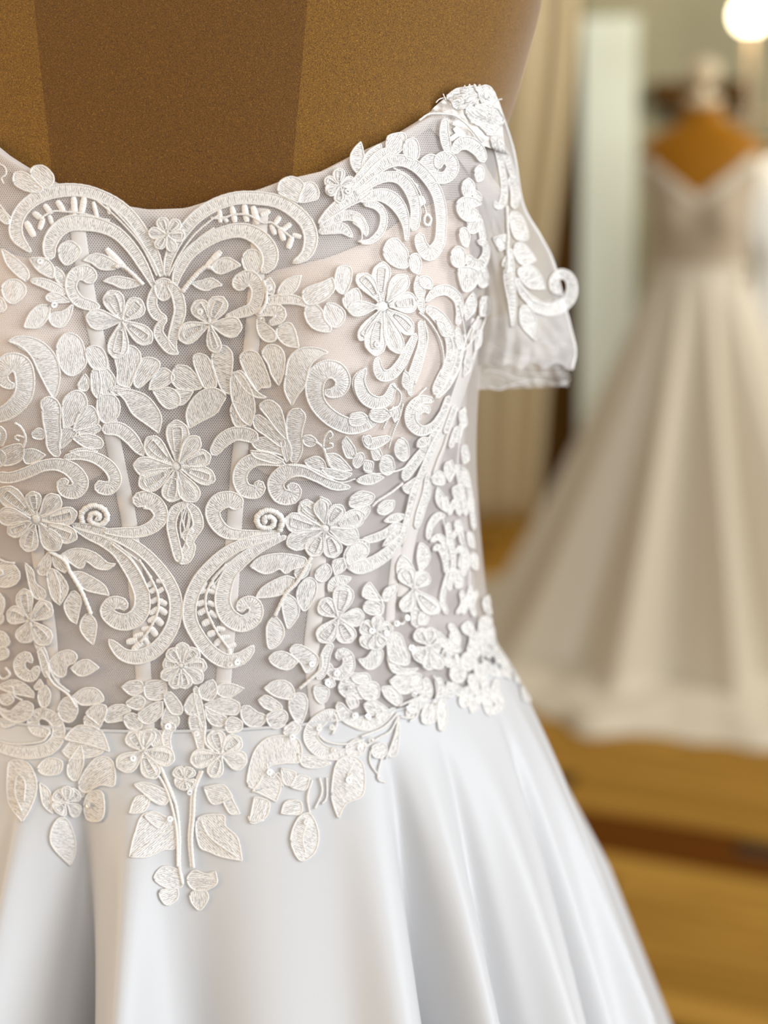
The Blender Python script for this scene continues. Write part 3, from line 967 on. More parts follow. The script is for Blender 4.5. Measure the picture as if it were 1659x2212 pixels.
H s 1285,120,25 1320,200,36 1400,215,52 1465,155,52 1455,65,46 1395,40,38 1380,100,22
H d 1360,200
H d 1285,285
H d 1475,330
H d 1520,555
H d 1630,590
H d 1325,680
H d 1215,690
H d 1340,870
H d 1565,855
H d 1480,1080
H d 1470,1125
H d 800,1060
H d 1110,1485
H s 1395,620,15 1320,565,48 1195,640,56 1145,760,58 1220,865,58 1350,905,48 1480,890,32 1620,815,12
H c 1.2 1215,745 1290,800 1440,820 1600,780
H c 1.2 1350,560 1370,640 1330,740
H s 1375,460,25 1440,570,52 1560,640,48 1670,660,42
H o 1380,340 1440,230 1550,210 1640,260 1640,400 1560,430 1450,420
H c 1 1530,330 1580,360 1659,350
N c 1.8 655,490 700,560 735,660 748,780 748,910 762,985
N c 1.5 640,500 690,580 722,680 738,780 740,910
N c 1.8 845,510 815,590 808,700 800,800 808,915
N c 1.5 835,510 802,600 795,700 788,800 798,915
N o 560,570 610,560 700,600 690,650 640,640
N o 540,690 570,620 630,620 600,680
N o 540,870 560,780 600,690 690,700 730,740 730,830 680,840 610,870
N o 600,700 640,680 700,710 660,750
N o 850,580 930,570 970,620 890,650
N q 930,630 960,610 1000,690 960,690
N o 825,710 930,695 940,740 990,790 1010,885 930,870 880,850 830,820
N c 1 840,720 880,790 990,870
N c 1 720,750 640,800 550,865
N o 640,960 680,910 750,930 760,990 700,1000
N o 665,1010 740,1000 740,1040 700,1070 670,1050
N o 780,960 810,925 860,940 900,930 905,980 850,1010 800,1000
N o 795,1020 850,1005 870,1040 835,1090 800,1060
N f 772,548,8 735,500,26 800,500,26 735,570,24 810,575,26 770,590,24
N q 95,725 40,640 35,520 50,470 120,480 155,560 140,640
N c 1 95,680 70,600 80,530 110,560 105,640
N q 290,905 220,830 210,770 240,710 280,715 310,790 310,850
N f 275,640,10 232,600,32 330,595,30 330,690,30 235,680,34 285,575,26
N o 165,560 210,600 220,690 180,650
N o 260,430 330,370 440,420 400,450 300,460
N o 290,470 340,400 350,480 320,550 285,530
N o 330,560 400,460 470,470 480,570 420,570 360,600
N q 355,650 380,600 430,600 440,680 420,720 370,710
N o 330,580 370,560 350,620 330,610
N o 270,380 330,320 420,340 460,430 360,400
N q 160,500 200,460 260,470 250,520 190,530
N q 1030,560 1060,430 1130,370 1240,380 1250,470 1180,480 1110,500 1070,580
N q 1050,600 1120,500 1170,560 1150,640 1070,600
N o 1040,720 1060,620 1120,640 1110,700 1070,720
N c 1.2 1035,700 1050,730 1100,715
N o 1170,500 1230,520 1210,570 1180,560
N c 1 1110,480 1130,540 1160,520 1180,580
N o 1210,580 1240,530 1290,540 1270,590
N o 1170,690 1190,640 1250,640 1250,690
N c 1.2 1300,550 1280,620 1290,690
N c 1.2 1330,540 1340,600 1310,670
N c 1.2 1360,540 1360,620 1340,650
N q 1210,800 1240,710 1290,690 1325,770 1310,850 1250,885
N c 1 1285,710 1260,790 1270,850
N q 1380,600 1400,480 1460,450 1510,490 1510,610 1440,650 1410,710 1390,660
N c 1 1470,480 1440,560 1460,620
N o 1240,440 1300,450 1380,480 1320,500 1260,490
N c 1.2 1590,440 1570,540 1600,560
N c 1.2 1540,430 1540,480 1580,540
N d 385,647
I l 60,870 40,720 70,585 58
I l 95,880 160,740 240,600 68
I o 290,560 330,520 440,510 440,620 350,700 280,720
I o 440,580 520,550 560,620 550,720 480,740 430,680
I s 10,1010,20 130,890,36 260,775,45 400,740,46 530,790,46 640,900,46 715,1030,46 745,1180,46 745,1320,42 725,1450,46 645,1535,58 575,1460,48 560,1360,38
I s 30,1035,18 170,925,35 300,880,40 410,905,46 490,1010,46 530,1150,42 520,1290,36 500,1340,10
I s 50,1085,18 200,1035,46 320,1065,60 405,1160,52 448,1290,30 452,1430,12
I s 90,1110,18 200,1130,30 260,1210,28 240,1340,28 150,1430,20 60,1440,10
I s -10,1210,20 70,1265,26 115,1385,10
I s -30,980,15 100,830,30 220,700,35 330,640,15
I c 1 340,805 470,875 560,1000 605,1130 620,1200
I b 560,1050 600,1110 34
I b 370,830 410,850 14
I b 465,870 490,890 14
I b 530,940 550,960 14
I c 2 630,1190 662,1240 640,1292 605,1275 606,1225 628,1190
I o 560,780 620,700 690,690 730,740 720,830 660,850
I s 720,810,22 740,730,48 810,720,52 845,800,52 790,880,48 690,880,42 640,840,25
I s 785,380,25 775,490,36 790,590,38 815,690,20
I s 850,680,22 900,605,46 980,590,56 1065,650,52 1110,750,30
I b 880,460 950,540 26
I b 900,515 840,560 20
I b 860,420 930,440 18
I o 1030,830 1070,780 1110,810 1100,900 1050,920
I o 930,940 990,890 1040,960 1000,1040 940,1030
I l 1100,1075 1060,1040 1020,980 30
I o 880,1100 940,1050 1040,1060 1090,1110 1010,1140 1060,1180 1030,1250 950,1250 890,1190
I o 970,1270 1040,1190 1090,1230 1070,1330 1000,1360
I o 900,1340 950,1310 990,1380 970,1480 920,1450
I o 830,1530 880,1470 940,1500 960,1600 900,1650 840,1620
I o 1060,1260 1100,1240 1130,1400 1090,1440
I >o 800,200 900,130 1040,110 1070,200 1000,290 900,290
I >o 1050,120 1150,105 1210,190 1200,270 1100,250
I >o 960,340 1040,260 1180,270 1270,340 1270,430 1180,520 1080,450
I >o 1150,280 1240,290 1280,380 1250,470 1190,400
I >c 0.8 1200,270 1230,225 1270,215
I c 0.7 790,200 740,215 710,245
I c 0.7 790,230 770,180 765,170
I c 1.2 560,400 640,345 740,338 850,350 930,400 1010,480 1090,580
I >s 1180,540,10 1240,680,24 1275,850,26 1290,1000,26 1270,1110,28 1225,1130,20 1210,1080,8
I >s 1240,560,12 1310,700,26 1360,850,26 1395,930,12
I >s 1330,880,25 1375,1000,40 1365,1150,25
I >q 1330,1200 1400,1190 1460,1270 1490,1410 1400,1420 1350,1350
I >c 2 1300,1130 1310,1300 1320,1500 1320,1700
I >o 1195,1400 1300,1370 1330,1450 1260,1510
M >q 820,120 890,105 960,180 1005,250 900,290 830,230
M >q 850,330 960,295 1040,370 1085,490 970,490 890,430
M >s 790,150,14 785,350,34 805,550,30 808,700,24 800,810,8
M >s 840,400,12 890,510,26 970,600,40 1080,665,48 1200,650,54 1290,570,50 1310,460,42 1270,380,38 1200,370,38 1150,430,34 1160,500,26 1215,520,14
M >c 1.2 880,480 980,590 1090,630 1180,590
M >q 880,640 960,650 1010,760 990,880 1010,930 920,860 870,760
M >s 740,300,14 760,250,24 790,180,12
M >q 690,40 760,100 770,150 700,140 670,80
M <c 0.9 640,1000 800,1050 1000,1080 1250,1110
M <c 0.9 850,1190 1000,1200 1200,1215 1310,1230
M <c 0.9 1010,960 1090,935 1150,975 1250,955 1350,1020
M <c 0.9 620,1100 750,1130 900,1090 1100,1150
M <c 0.9 560,1180 700,1210 840,1260 1100,1250
M <c 0.9 600,1330 690,1350 800,1300 1000,1280 1200,1320 1310,1250
J f 250,640,50 255,265,78 40,370,70 -40,670,66 50,925,52 180,1055,92 385,1035,74 490,870,66 530,600,88 440,380,76
J o 260,170 300,80 370,60 430,120 470,180 470,300 380,310 290,250
J o 480,220 540,190 580,260 560,370 490,330
J l 580,600 560,490 540,380 44
J l 560,390 610,430 670,490 50
J l 590,700 570,620 590,540 30
J s 620,600,12 700,520,36 800,500,42 890,570,38 912,680,30 890,800,18
J s 620,650,26 700,700,46 780,790,52 830,900,46 840,1010,40 820,1130,40 760,1250,40 720,1340,40 690,1385,14
J s 880,820,20 910,950,26 900,1080,26 860,1200,26 790,1330,20 700,1420,12
J s 575,760,25 585,950,30 540,1120,35 490,1280,35 490,1400,18
J s 530,870,22 470,1000,36 400,1130,40 320,1215,44 240,1220,46 205,1150,36 205,1070,20
J s 110,1160,8 55,1270,42 100,1400,52 200,1455,52 290,1420,42 345,1290,24
J l 1020,520 1000,620 955,760 46
J o 1080,570 1160,570 1160,700 1070,720
J c 1.2 1090,700 1000,830 930,1000 900,1080
J c 1.2 1000,800 1020,900 940,1010
J c 1.2 1060,720 1010,850 990,960
J s 975,200,25 1005,265,40 1080,280,42 1130,200,30 1125,110,25 1060,80,20
J o 890,330 960,300 1050,330 1060,420 1000,500 930,500
J o 1060,340 1130,300 1160,420 1110,480 1060,440
J c 1.5 830,900 850,1000 820,1100
J d 190,960
J c 1.3 560,690 640,760 720,880 760,1000 770,1120 740,1230
J c 1.3 600,760 630,900 600,1060 560,1200 520,1300
J c 1.3 500,900 440,1050 370,1180
J c 1.2 900,620 930,760 950,900 930,1040 890,1180 820,1300
J c 1.2 940,880 970,1000 940,1130
J o 700,760 770,780 800,900 750,880
J o 860,900 900,880 930,960 890,1010
J q 430,1180 480,1240 450,1350 410,1290
J c 1.3 330,1300 400,1380 380,1480 300,1520
J o 150,1520 260,1500 330,1560 240,1620 150,1590
J o -20,1560 80,1540 130,1600 60,1650 -20,1640
J q 960,600 1010,560 1040,660 1000,720
J c 1.2 1150,560 1130,700 1090,820 1050,960 1010,1100
J q 1040,860 1090,840 1080,960 1030,1020
J q 960,1080 1010,1060 1000,1180 940,1240
J c 1.2 620,1330 560,1390 500,1500 470,1600
K c 1.2 960,80 900,240 850,400 800,520 760,640
K c 1.2 1020,100 990,260 970,420 960,560
K q 990,420 1040,400 1060,520 1010,560
K q 980,120 1030,100 1050,220 1000,260
K q 1000,600 1050,620 1070,760 1020,740
K q 920,780 970,740 1010,840 960,900
K q 1060,820 1100,860 1100,980 1060,940
K q 940,1060 990,1040 1010,1120 960,1140
K q 1040,1140 1090,1160 1110,1280 1060,1260
K o 830,880 880,840 900,940 850,960
K c 1.2 840,1020 870,1160 870,1320 850,1480
K c 1.2 990,1140 1040,1300 1060,1480 1060,1640
K o 1080,1320 1130,1340 1140,1460 1090,1450
K q 940,1480 1000,1480 1010,1600 950,1620
K c 1.2 420,60 380,160 330,260
K c 1.3 500,40 470,160 420,280 380,420
K o 400,100 460,60 480,140 430,200
K o 230,420 300,420 330,500 260,520
K o 180,520 250,540 240,620 170,600
L o 900,600 960,580 990,650 930,670
L o 640,400 720,420 700,500 630,500
L q 840,740 920,700 960,780 900,840 840,810
L q 1000,780 1080,740 1130,840 1060,900 1000,860
L q 1100,880 1170,850 1220,930 1150,990
L q 880,1000 940,1020 940,1120 880,1120
L c 1.4 760,940 800,1020 780,1140 720,1240
L c 1.4 1120,560 1160,700 1180,860 1160,1020
L q 1300,620 1370,600 1410,700 1340,720
L q 1330,860 1400,880 1430,980 1370,960
L q 1060,1160 1120,1140 1150,1220 1090,1270
L q 1130,1060 1180,1090 1180,1180 1130,1170
L q 560,980 640,960 700,1040 640,1100
L q 560,1160 640,1140 640,1250 560,1270
L c 1.3 640,1240 620,1300 560,1340
L q 1180,620 1260,600 1300,700 1240,800 1170,740
L q 1140,520 1210,500 1240,600 1170,640
L q 1080,560 1150,600 1140,720 1070,680
L q 1250,520 1320,560 1330,640 1260,620
L q 1440,900 1500,900 1540,1000 1470,1010
L q 1500,1040 1560,1060 1590,1180 1530,1160
L s 1360,640,18 1420,760,30 1480,880,26
L o 20,1130 90,1110 130,1190 60,1230
K s 760,15,20 650,10,36 570,90,42 570,200,46 650,272,42 760,232,30 850,100,22
K s 640,200,14 635,110,26 700,85,30 720,130,18
K s 900,-20,24 840,150,28 780,300,28 700,420,30 620,530,40 540,640,40 520,700,18
K s 820,280,18 750,420,24 700,540,24 640,680,24 600,780,28 570,900,25 530,1050,20 490,1150,12
K s 160,315,12 225,380,46 310,360,40 395,325,18
K q 480,330 540,380 550,490 500,530 440,480 430,400
K l 620,410 670,370 730,340 38
K q 310,520 350,480 410,500 430,600 370,650 310,610
K l 110,700 220,690 345,670 42
K s 40,1430,20 130,1440,54 250,1400,52 380,1310,46 490,1180,26 545,1030,12
K q 20,1340 80,1240 160,1230 210,1290 190,1350 120,1380 40,1420
K q 510,1080 440,1060 330,1130 160,1195 230,1230 350,1190
K l 530,1000 440,1020 345,1050 34
K l 475,1110 400,1190 330,1260 26
K o 500,760 560,710 640,660 620,760 550,810
K c 1.6 500,720 400,800 290,870 240,920
K o 60,850 150,790 260,820 240,890 150,930 60,920
K o 60,980 160,900 230,930 180,1030 60,1090
K o 290,920 350,870 430,870 420,940 350,990 290,970
K o 0,1110 80,1100 120,1170 40,1220 -20,1200
K s 720,640,18 710,800,32 680,900,32 650,1000,32 620,1110,20
K c 1.2 690,620 640,760 600,900 560,1040
K c 1.2 620,500 500,600 300,640 180,620
K o 740,680 800,620 850,650 850,730 770,730
K o 860,560 920,530 950,620 900,720 860,640
K l 900,980 830,870 800,760 42
K s 720,1205,18 740,1090,26 800,1010,30 870,1000,12
K s 740,1225,12 810,1185,25 870,1250,25 895,1380,22
K s 890,1000,12 950,880,25 985,1000,20
K s 880,1060,15 900,1200,25 930,1400,20 890,1640,20
K s 760,1300,18 810,1270,22 860,1360,25 880,1500,18
K s 920,1200,14 985,1120,20 1010,1250,18
K l 650,1230 680,1340 650,1480 56
K l 500,1340 530,1480 600,1600 72
K s 960,560,20 990,700,20 1020,850,20 1040,1000,20
K s 900,420,18 930,330,22 960,240,18
K s 1040,620,16 1070,780,18 1090,950,18 1110,1120,16
K s 950,1320,18 1000,1280,22 1030,1400,22 1010,1520,18
K o 1000,1300 1080,1340 1060,1460 980,1440
K s 860,300,16 900,200,20 950,60,18
K s 960,380,16 1000,250,18 1030,80,16
L f 590,200,10 500,30,78 700,70,72 500,390,66 800,400,72
L s 620,240,40 620,380,46 620,530,40
L o 165,270 170,190 220,140 270,210 330,300 280,300
L o 330,270 360,200 460,160 440,240 360,310
L o 180,320 240,300 310,330 320,410 230,420 170,380
L c 1.8 320,290 335,370 300,450
L f 270,580,8 150,500,66 150,680,66 280,720,66 400,520,62 350,670,60 290,430,50
L q 120,800 190,790 250,720 330,730 320,820 260,880 190,880
L f 720,690,22 620,550,62 730,535,58 815,700,62 600,800,86 715,890,62 820,880,58
L o 380,580 480,590 520,680 560,760 540,850 400,820 370,700
L o 370,780 500,880 640,880 560,930 420,910
L o 390,990 480,930 650,930 640,1030 560,1090 480,1090
L o 60,960 130,920 210,930 220,1000 120,1010
L o 110,1040 230,990 300,1030 290,1130 180,1140
L o 170,1190 260,1150 420,1260 330,1300 220,1270
L o 320,1040 420,1040 500,1140 460,1200 360,1130
L s -20,1210,25 60,1310,46 190,1370,46 330,1320,36 440,1220,15
L s 790,570,22 850,660,36 920,690,36 1000,740,16
L s 900,500,20 960,600,30 980,700,14
L o 1000,540 1060,480 1110,540 1060,600
L c 1.6 440,490 500,500 525,455
L d 90,1270
L d 205,1300
L d 290,1300
L d 545,1235
L d 235,555
L d 350,570
L d 590,1095
L d 865,760
L d 940,780
L d 440,490
L d 525,445
L d 235,1500
L d 140,1570
L d 565,700
L c 1.4 470,1290 400,1420 300,1480 180,1560
L c 1.4 470,1300 440,1450 400,1560 360,1659
L c 1.4 480,1300 560,1310 600,1290
L c 1.4 460,1270 340,1390 150,1470
L c 1.4 470,1200 580,1150 690,1100
L o 480,1330 420,1500 390,1640 460,1600
L o 20,1560 110,1490 190,1540 160,1620 60,1640
L o 240,1560 320,1520 370,1560 340,1640 260,1640
L s 690,960,20 720,1080,40 640,1190,40 540,1290,30
L s 800,960,25 830,1080,40 820,1200,36 840,1380,25
L o 660,1300 700,1200 780,1220 780,1340 690,1360
L o 800,1180 860,1160 880,1260 860,1400 810,1400
L o 900,900 970,860 1040,920 1000,1000 920,980
L s 860,840,22 940,840,36 1040,820,36 1100,760,20
L s 930,1000,25 980,1080,36 1080,1090,36 1130,1020,20
L o 980,1150 1040,1130 1070,1190 1010,1220
L o 1050,960 1120,940 1150,1040 1090,1100
L s 1180,960,20 1220,1100,36 1230,1200,40 1250,1290,20
L s 1300,980,20 1290,1100,36 1330,1200,36 1260,1280,20
L s 1190,820,20 1260,900,36 1370,950,20
L s 1130,640,20 1200,600,34 1280,640,34 1290,720,18
L o 1180,300 1240,260 1280,340 1260,420 1200,400
L o 1160,460 1240,440 1290,520 1230,580 1160,540
L o 1060,680 1130,640 1180,720 1120,800 1060,760
L o 1270,740 1360,700 1440,780 1400,860 1310,840
L s 1400,780,18 1470,900,36 1540,1000,36 1580,1100,15
L s 1110,440,18 1090,330,22 1130,220,18
L s 1010,420,14 1060,300,22 1080,180,16
L s 880,420,18 840,300,20 870,150,20 900,50,16
L s 960,420,14 1020,330,24 1000,220,20
'''

LIFT0 = 0.0004
MM = 1000.0


def seg_uv(a, b):
    return np.linalg.norm(np.asarray(a) - np.asarray(b))


def flat_mesh(grid_px, bvh, heights, uvs, dens, lift, st):
    V = []
    for (px, py), h in zip(grid_px, heights):
        V.append(surf(px, py, lift + h, bvh, st)[0])
    return V


class MB:
    def __init__(s): s.V, s.F, s.U, s.D, s.M = [], [], [], [], []

    def add(s, V, F, U, D, m):
        o = len(s.V); s.V += [tuple(v) for v in V]; s.F += [tuple(i + o for i in f) for f in F]
        s.U += [tuple(u) for u in U]; s.D += list(D); s.M += [m] * len(F)

    def build(s, name, parent):
        return mesh_obj(name, s.V, s.F, [M['thread'], M['cord']], parent, fmat=s.M, uv=s.U, dens=s.D)


CORD_R = 0.00041


def cord_px(mb, pts, r, bvh, lift, st, closed=False, n=None):
    n = n or len(pts)
    P, Nn = [], []
    for p in pts:
        h, nn = surf(p[0], p[1], lift, bvh, st); P.append(h); Nn.append(nn)
    P = np.array(P)
    jit = 1 + 0.16 * np.array([math.sin(i * 2.4) * rng.uniform(.6, 1.2) for i in range(len(P))])
    v, f, u = tube(P, Nn, r * jit, 5, closed)
    mb.add(v, f, u, [1] * len(v), 1)


PXMM = 0.2     # one photograph pixel is about a fifth of a millimetre on the dress


def band(mb, pts, bvh, lift, st, dome=0.00025):
    P = np.asarray(pts, dtype=float)
    L = np.sum(np.linalg.norm(np.diff(P[:, :2], axis=0), axis=1))
    n = int(max(10, min(90, L / 5.0)))
    c = spline(P, n); xy, hw = c[:, :2], np.maximum(c[:, 2], 0.6)
    run = np.concatenate([[0], np.cumsum(np.linalg.norm(np.diff(xy, axis=0), axis=1))])
    for d_, h_ in ((run, hw[0]), (run[-1] - run, hw[-1])):      # rounded ends
        q = np.clip(d_ / (h_ * 1.1 + 1e-6), 0, 1); hw = hw * np.maximum(np.sqrt(np.clip(1 - (1 - q) ** 2, 0, 1)), .08)
    T = np.gradient(xy, axis=0); T /= np.linalg.norm(T, axis=1, keepdims=True) + 1e-9
    Nn = np.stack([-T[:, 1], T[:, 0]], -1)
    cum = np.concatenate([[0], np.cumsum(np.linalg.norm(np.diff(xy, axis=0), axis=1))]) * PXMM
    V, U, D = [], [], []
    vs = (-1, -.55, 0, .55, 1)
    off = rng.uniform(0, 500)
    for i in range(n):
        for v in vs:
            e = xy[i] + Nn[i] * v * hw[i]
            V.append(surf(e[0], e[1], lift + dome * (1 - v * v), bvh, st)[0]); U.append((cum[i] + off, v * hw[i] * PXMM)); D.append(0.35 + 0.5 * abs(v))
    mb.add(V, grid_faces(n, 5), U, D, 0)
    edge = np.vstack([xy + Nn * hw[:, None], (xy - Nn * hw[:, None])[::-1]])
    cord_px(mb, edge, CORD_R, bvh, lift + 0.0001, st, True)


def outline(mb, pts, bvh, lift, st, across, dome=0.0003):
    P = np.asarray(pts, dtype=float)
    Q = []
    for i in range(len(P)):      # keep pointed tips pointed
        a, b = P[i - 1] - P[i], P[(i + 1) % len(P)] - P[i]
        Q.append(P[i])
        if a @ b > 0.12 * np.linalg.norm(a) * np.linalg.norm(b): Q.append(P[i] + 1e-3)
    P = np.asarray(Q)
    L = np.sum(np.linalg.norm(np.diff(np.vstack([P, P[:1]]), axis=0), axis=1))
    n = int(max(16, min(64, L / 5.5)))
    o = spline(P, n, True); c = o.mean(0)
    q = o - c; w, vec = np.linalg.eigh(q.T @ q)
    ax = vec[:, 1]; nx = vec[:, 0]
    R = (1.0, .72, .4, .12)
    V, U, D = [], [], []; off = rng.uniform(0, 500)
    for s in R:
        for p in q:
            e = c + p * s
            V.append(surf(e[0], e[1], lift + dome * (1 - s * s), bvh, st)[0])
            a, b = p @ ax * s * PXMM, p @ nx * s * PXMM
            U.append((a + off + b * .5, b) if across else (b + off, a)); D.append(0.3 + 0.45 * s)
    F = grid_faces(len(R), n, True) + [tuple((len(R) - 1) * n + i for i in range(n))]
    mb.add(V, F, U, D, 0)
    cord_px(mb, o, CORD_R, bvh, lift + 0.0001, st, True)


def petal(mb, base, tip, hw, bvh, lift, st, kind):
    b, t = np.asarray(base, float), np.asarray(tip, float)
    d = t - b; L = np.linalg.norm(d); d = d / (L + 1e-9); nn = np.array([-d[1], d[0]])
    bend = rng.uniform(-.06, .06) * L
    prof_w = [(0.0, .10), (.12, .26), (.30, .58), (.5, .88), (.68, 1.0), (.84, .86), (.95, .48), (1.0, .12)]
    n = 13
    ts = np.linspace(0, 1, n); ws = np.interp(ts, [p[0] for p in prof_w], [p[1] for p in prof_w]) * hw
    xy = b + np.outer(ts * L, d) + np.outer(bend * np.sin(ts * math.pi), nn)
    V, U, D = [], [], []; off = rng.uniform(0, 500)
    for i in range(n):
        for v in (-1, -.6, -.25, .25, .6, 1):
            e = xy[i] + nn * v * ws[i]
            V.append(surf(e[0], e[1], lift + .0005 * (1 - v * v) * (1.1 if ts[i] > .4 else .7) - (.0004 if abs(v) < .3 and kind else 0), bvh, st)[0])
            if kind: U.append((ts[i] * L * PXMM + off + abs(v) * .3, v * ws[i] * PXMM))
            else: U.append((v * hw * PXMM + off, ts[i] * L * PXMM))
            D.append(.95 if abs(v) > .5 else (.05 if ts[i] < .86 else .8))
    mb.add(V, grid_faces(n, 6), U, D, 0)
    edge = np.vstack([xy + nn * ws[:, None], (xy - nn * ws[:, None])[::-1]])
    edge = spline(edge, 36, True)
    cord_px(mb, edge, CORD_R, bvh, lift + .0002, st, True)
    if kind:   # inner cord ring that leaves the open middle of the petal
        k0, k1 = 3, 11
        e2 = np.vstack([xy[k0:k1] + nn * ws[k0:k1, None] * .42, (xy[k0:k1] - nn * ws[k0:k1, None] * .42)[::-1]])
        cord_px(mb, spline(e2, 22, True), CORD_R * .7, bvh, lift + .0005, st, True)


SEQ_ME = None


def sequin(px, py, bvh, parent, lift):
    global SEQ_ME
    st = {}
    h, n = surf(px, py, lift, bvh, st)
    if SEQ_ME is None:
        k = 14; V = []
        for r, z in ((.0003, .0001), (.0007, -.00012), (.0011, 0.0), (.00115, .00012), (.0007, .00006), (.0003, .00022)):
            r *= 1.2; V += [(r * math.cos(2 * math.pi * i / k), r * math.sin(2 * math.pi * i / k), z) for i in range(k)]
        SEQ_ME = bpy.data.meshes.new('sequin'); SEQ_ME.from_pydata(V, [], grid_faces(6, k, True)); SEQ_ME.materials.append(M['sequin'])
    o = bpy.data.objects.new('sequin', SEQ_ME); link(o, parent)
    nv = Vector(n) + Vector((rng.uniform(-.45, .45), rng.uniform(-.2, .2), rng.uniform(-.3, .5)))
    # parts keep world coordinates: the dress root stands at the origin
    o.matrix_parent_inverse = Matrix.Identity(4)
    o.location = h; o.rotation_euler = nv.to_track_quat('Z', 'Y').to_euler()


def nums(tok): return [float(v) for v in tok.split(',')]


for line in LACE.strip().split('\n'):
    tk = line.split()
    ox, oy, span = FRAMES[tk[0]]; S = span / 1659.0
    kind = tk[1]; bvh = SUPPORT; parent = DRESS
    st = {}
    if kind[0] == '>': bvh = SLEEVE; kind = kind[1:]; st = {'y': -.02}
    elif kind[0] == '<': bvh = SLEEVE_BACK; kind = kind[1:]; st = {'y': .03}
    lift = LIFT0 + rng.uniform(0, 0.0006)
    px = lambda x, y: (ox + x * S, oy + y * S)
    mb = MB()
    if kind == 's':
        pts = [(*px(a[0], a[1]), a[2] * S) for a in map(nums, tk[2:])]
        band(mb, pts, bvh, lift, st); mb.build('lace_scroll', parent)
    elif kind in 'oq':
        outline(mb, [px(*nums(a)) for a in tk[2:]], bvh, lift, st, kind == 'q'); mb.build('lace_petal' if kind == 'o' else 'lace_leaf', parent)
    elif kind == 'l':
        w = float(tk[-1]) * S; c = [px(*nums(a)) for a in tk[2:-1]]
        c = spline(c, 7); ww = [.08, .62, .92, 1.0, .86, .5, .06]
        band(mb, [(p[0], p[1], w * k) for p, k in zip(c, ww)], bvh, lift, st); mb.build('lace_leaf', parent)
    elif kind == 'b':
        w = float(tk[-1]) * S; a, b = px(*nums(tk[2])), px(*nums(tk[3])); m_ = ((a[0] + b[0]) / 2, (a[1] + b[1]) / 2)
        a = (m_[0] + (a[0] - m_[0]) * 1.18, m_[1] + (a[1] - m_[1]) * 1.18); b = (m_[0] + (b[0] - m_[0]) * 1.18, m_[1] + (b[1] - m_[1]) * 1.18)
        c = spline([(a[0], a[1]), m_, (b[0], b[1])], 5)
        P = [(p[0], p[1], w * 1.05 * k) for p, k in zip(c, (.7, 1, 1, 1, .7))]
        n = 9; cc = spline(P, n); xy = cc[:, :2]; T = np.gradient(xy, axis=0); T /= np.linalg.norm(T, axis=1, keepdims=True); Nn = np.stack([-T[:, 1], T[:, 0]], -1)
        V, U, D = [], [], []
        for i in range(n):
            for v in (-1, -.5, 0, .5, 1):
                e = xy[i] + Nn[i] * v * cc[i, 2]
                V.append(surf(e[0], e[1], lift - .0003 + .0005 * (1 - v * v), bvh, st)[0]); U.append((i * .45, v)); D.append(1.3)
        mb.add(V, grid_faces(n, 5), U, D, 0); mb.build('lace_bud', parent)
    elif kind == 'c':
        r = float(tk[2]); c = [px(*nums(a)) for a in tk[3:]]
        L = sum(math.dist(a, b) for a, b in zip(c, c[1:]))
        cord_px(mb, spline(c, int(max(8, min(90, L / 4)))), CORD_R * r, bvh, lift + CORD_R * r * .5, st); mb.build('lace_stem', parent)
    elif kind == 'd':
        c = px(*nums(tk[2])); sequin(c[0], c[1], bvh, parent, lift + .0016)
    elif kind == 'f':
        cx, cy, r = nums(tk[2]); c0 = px(cx, cy); r *= S
        # centre knot is the flower's own mesh, each petal a child of it
        V, U = [], []
        k = 12; rr = max(r, 2.2)
        for s, h in ((1, 0), (.8, .0008), (.4, .0012), (.05, .0013)):
            for i in range(k):
                a = 2 * math.pi * i / k
                V.append(surf(c0[0] + rr * s * math.cos(a), c0[1] + rr * s * math.sin(a), lift + h, bvh, st)[0]); U.append((s * 2, i * .3))
        mb.add(V, grid_faces(4, k, True) + [tuple(3 * k + i for i in range(k))], U, [1.3] * len(V), 0)
        cord_px(mb, [(c0[0] + rr * math.cos(a), c0[1] + rr * math.sin(a)) for a in np.linspace(0, 2 * math.pi, 14, endpoint=False)], CORD_R, bvh, lift + .0003, st, True)
        fl = mb.build('lace_flower', parent)
        for j, a in enumerate(map(nums, tk[3:])):
            m2 = MB(); tip = px(a[0], a[1]); d = math.dist(c0, tip)
            b0 = (c0[0] + (tip[0] - c0[0]) * r * .9 / d, c0[1] + (tip[1] - c0[1]) * r * .9 / d)
            petal(m2, b0, tip, a[2] * S, bvh, lift + .0002 + .00012 * j, st, (j % 3 != 2))
            m2.build('petal', fl)

# ------------------------------------------------------------------ the shop behind
# second gown on its own form
BC = at_y(1510, 590, 3.30); BX, BY = BC.x, 3.30
YAW = math.radians(-16)      # turned towards the picture's left
BF = empty('dress_form', (BX, BY, 0), 'gold dress form with cream neck cap, in the background', 'dress form')
BD = empty('wedding_dress', (BX, BY, 0), 'champagne wedding dress with V neck and long train, standing behind', 'wedding dress')


def place(V, sc_=1.0, dz=0.0):
    V = np.asarray(V, dtype=float).copy(); c, s = math.cos(YAW), math.sin(YAW)
    x = V[:, 0] * sc_; y = V[:, 1] * sc_
    V[:, 0] = BX + c * x - s * y; V[:, 1] = BY + s * x + c * y; V[:, 2] += dz
    return V


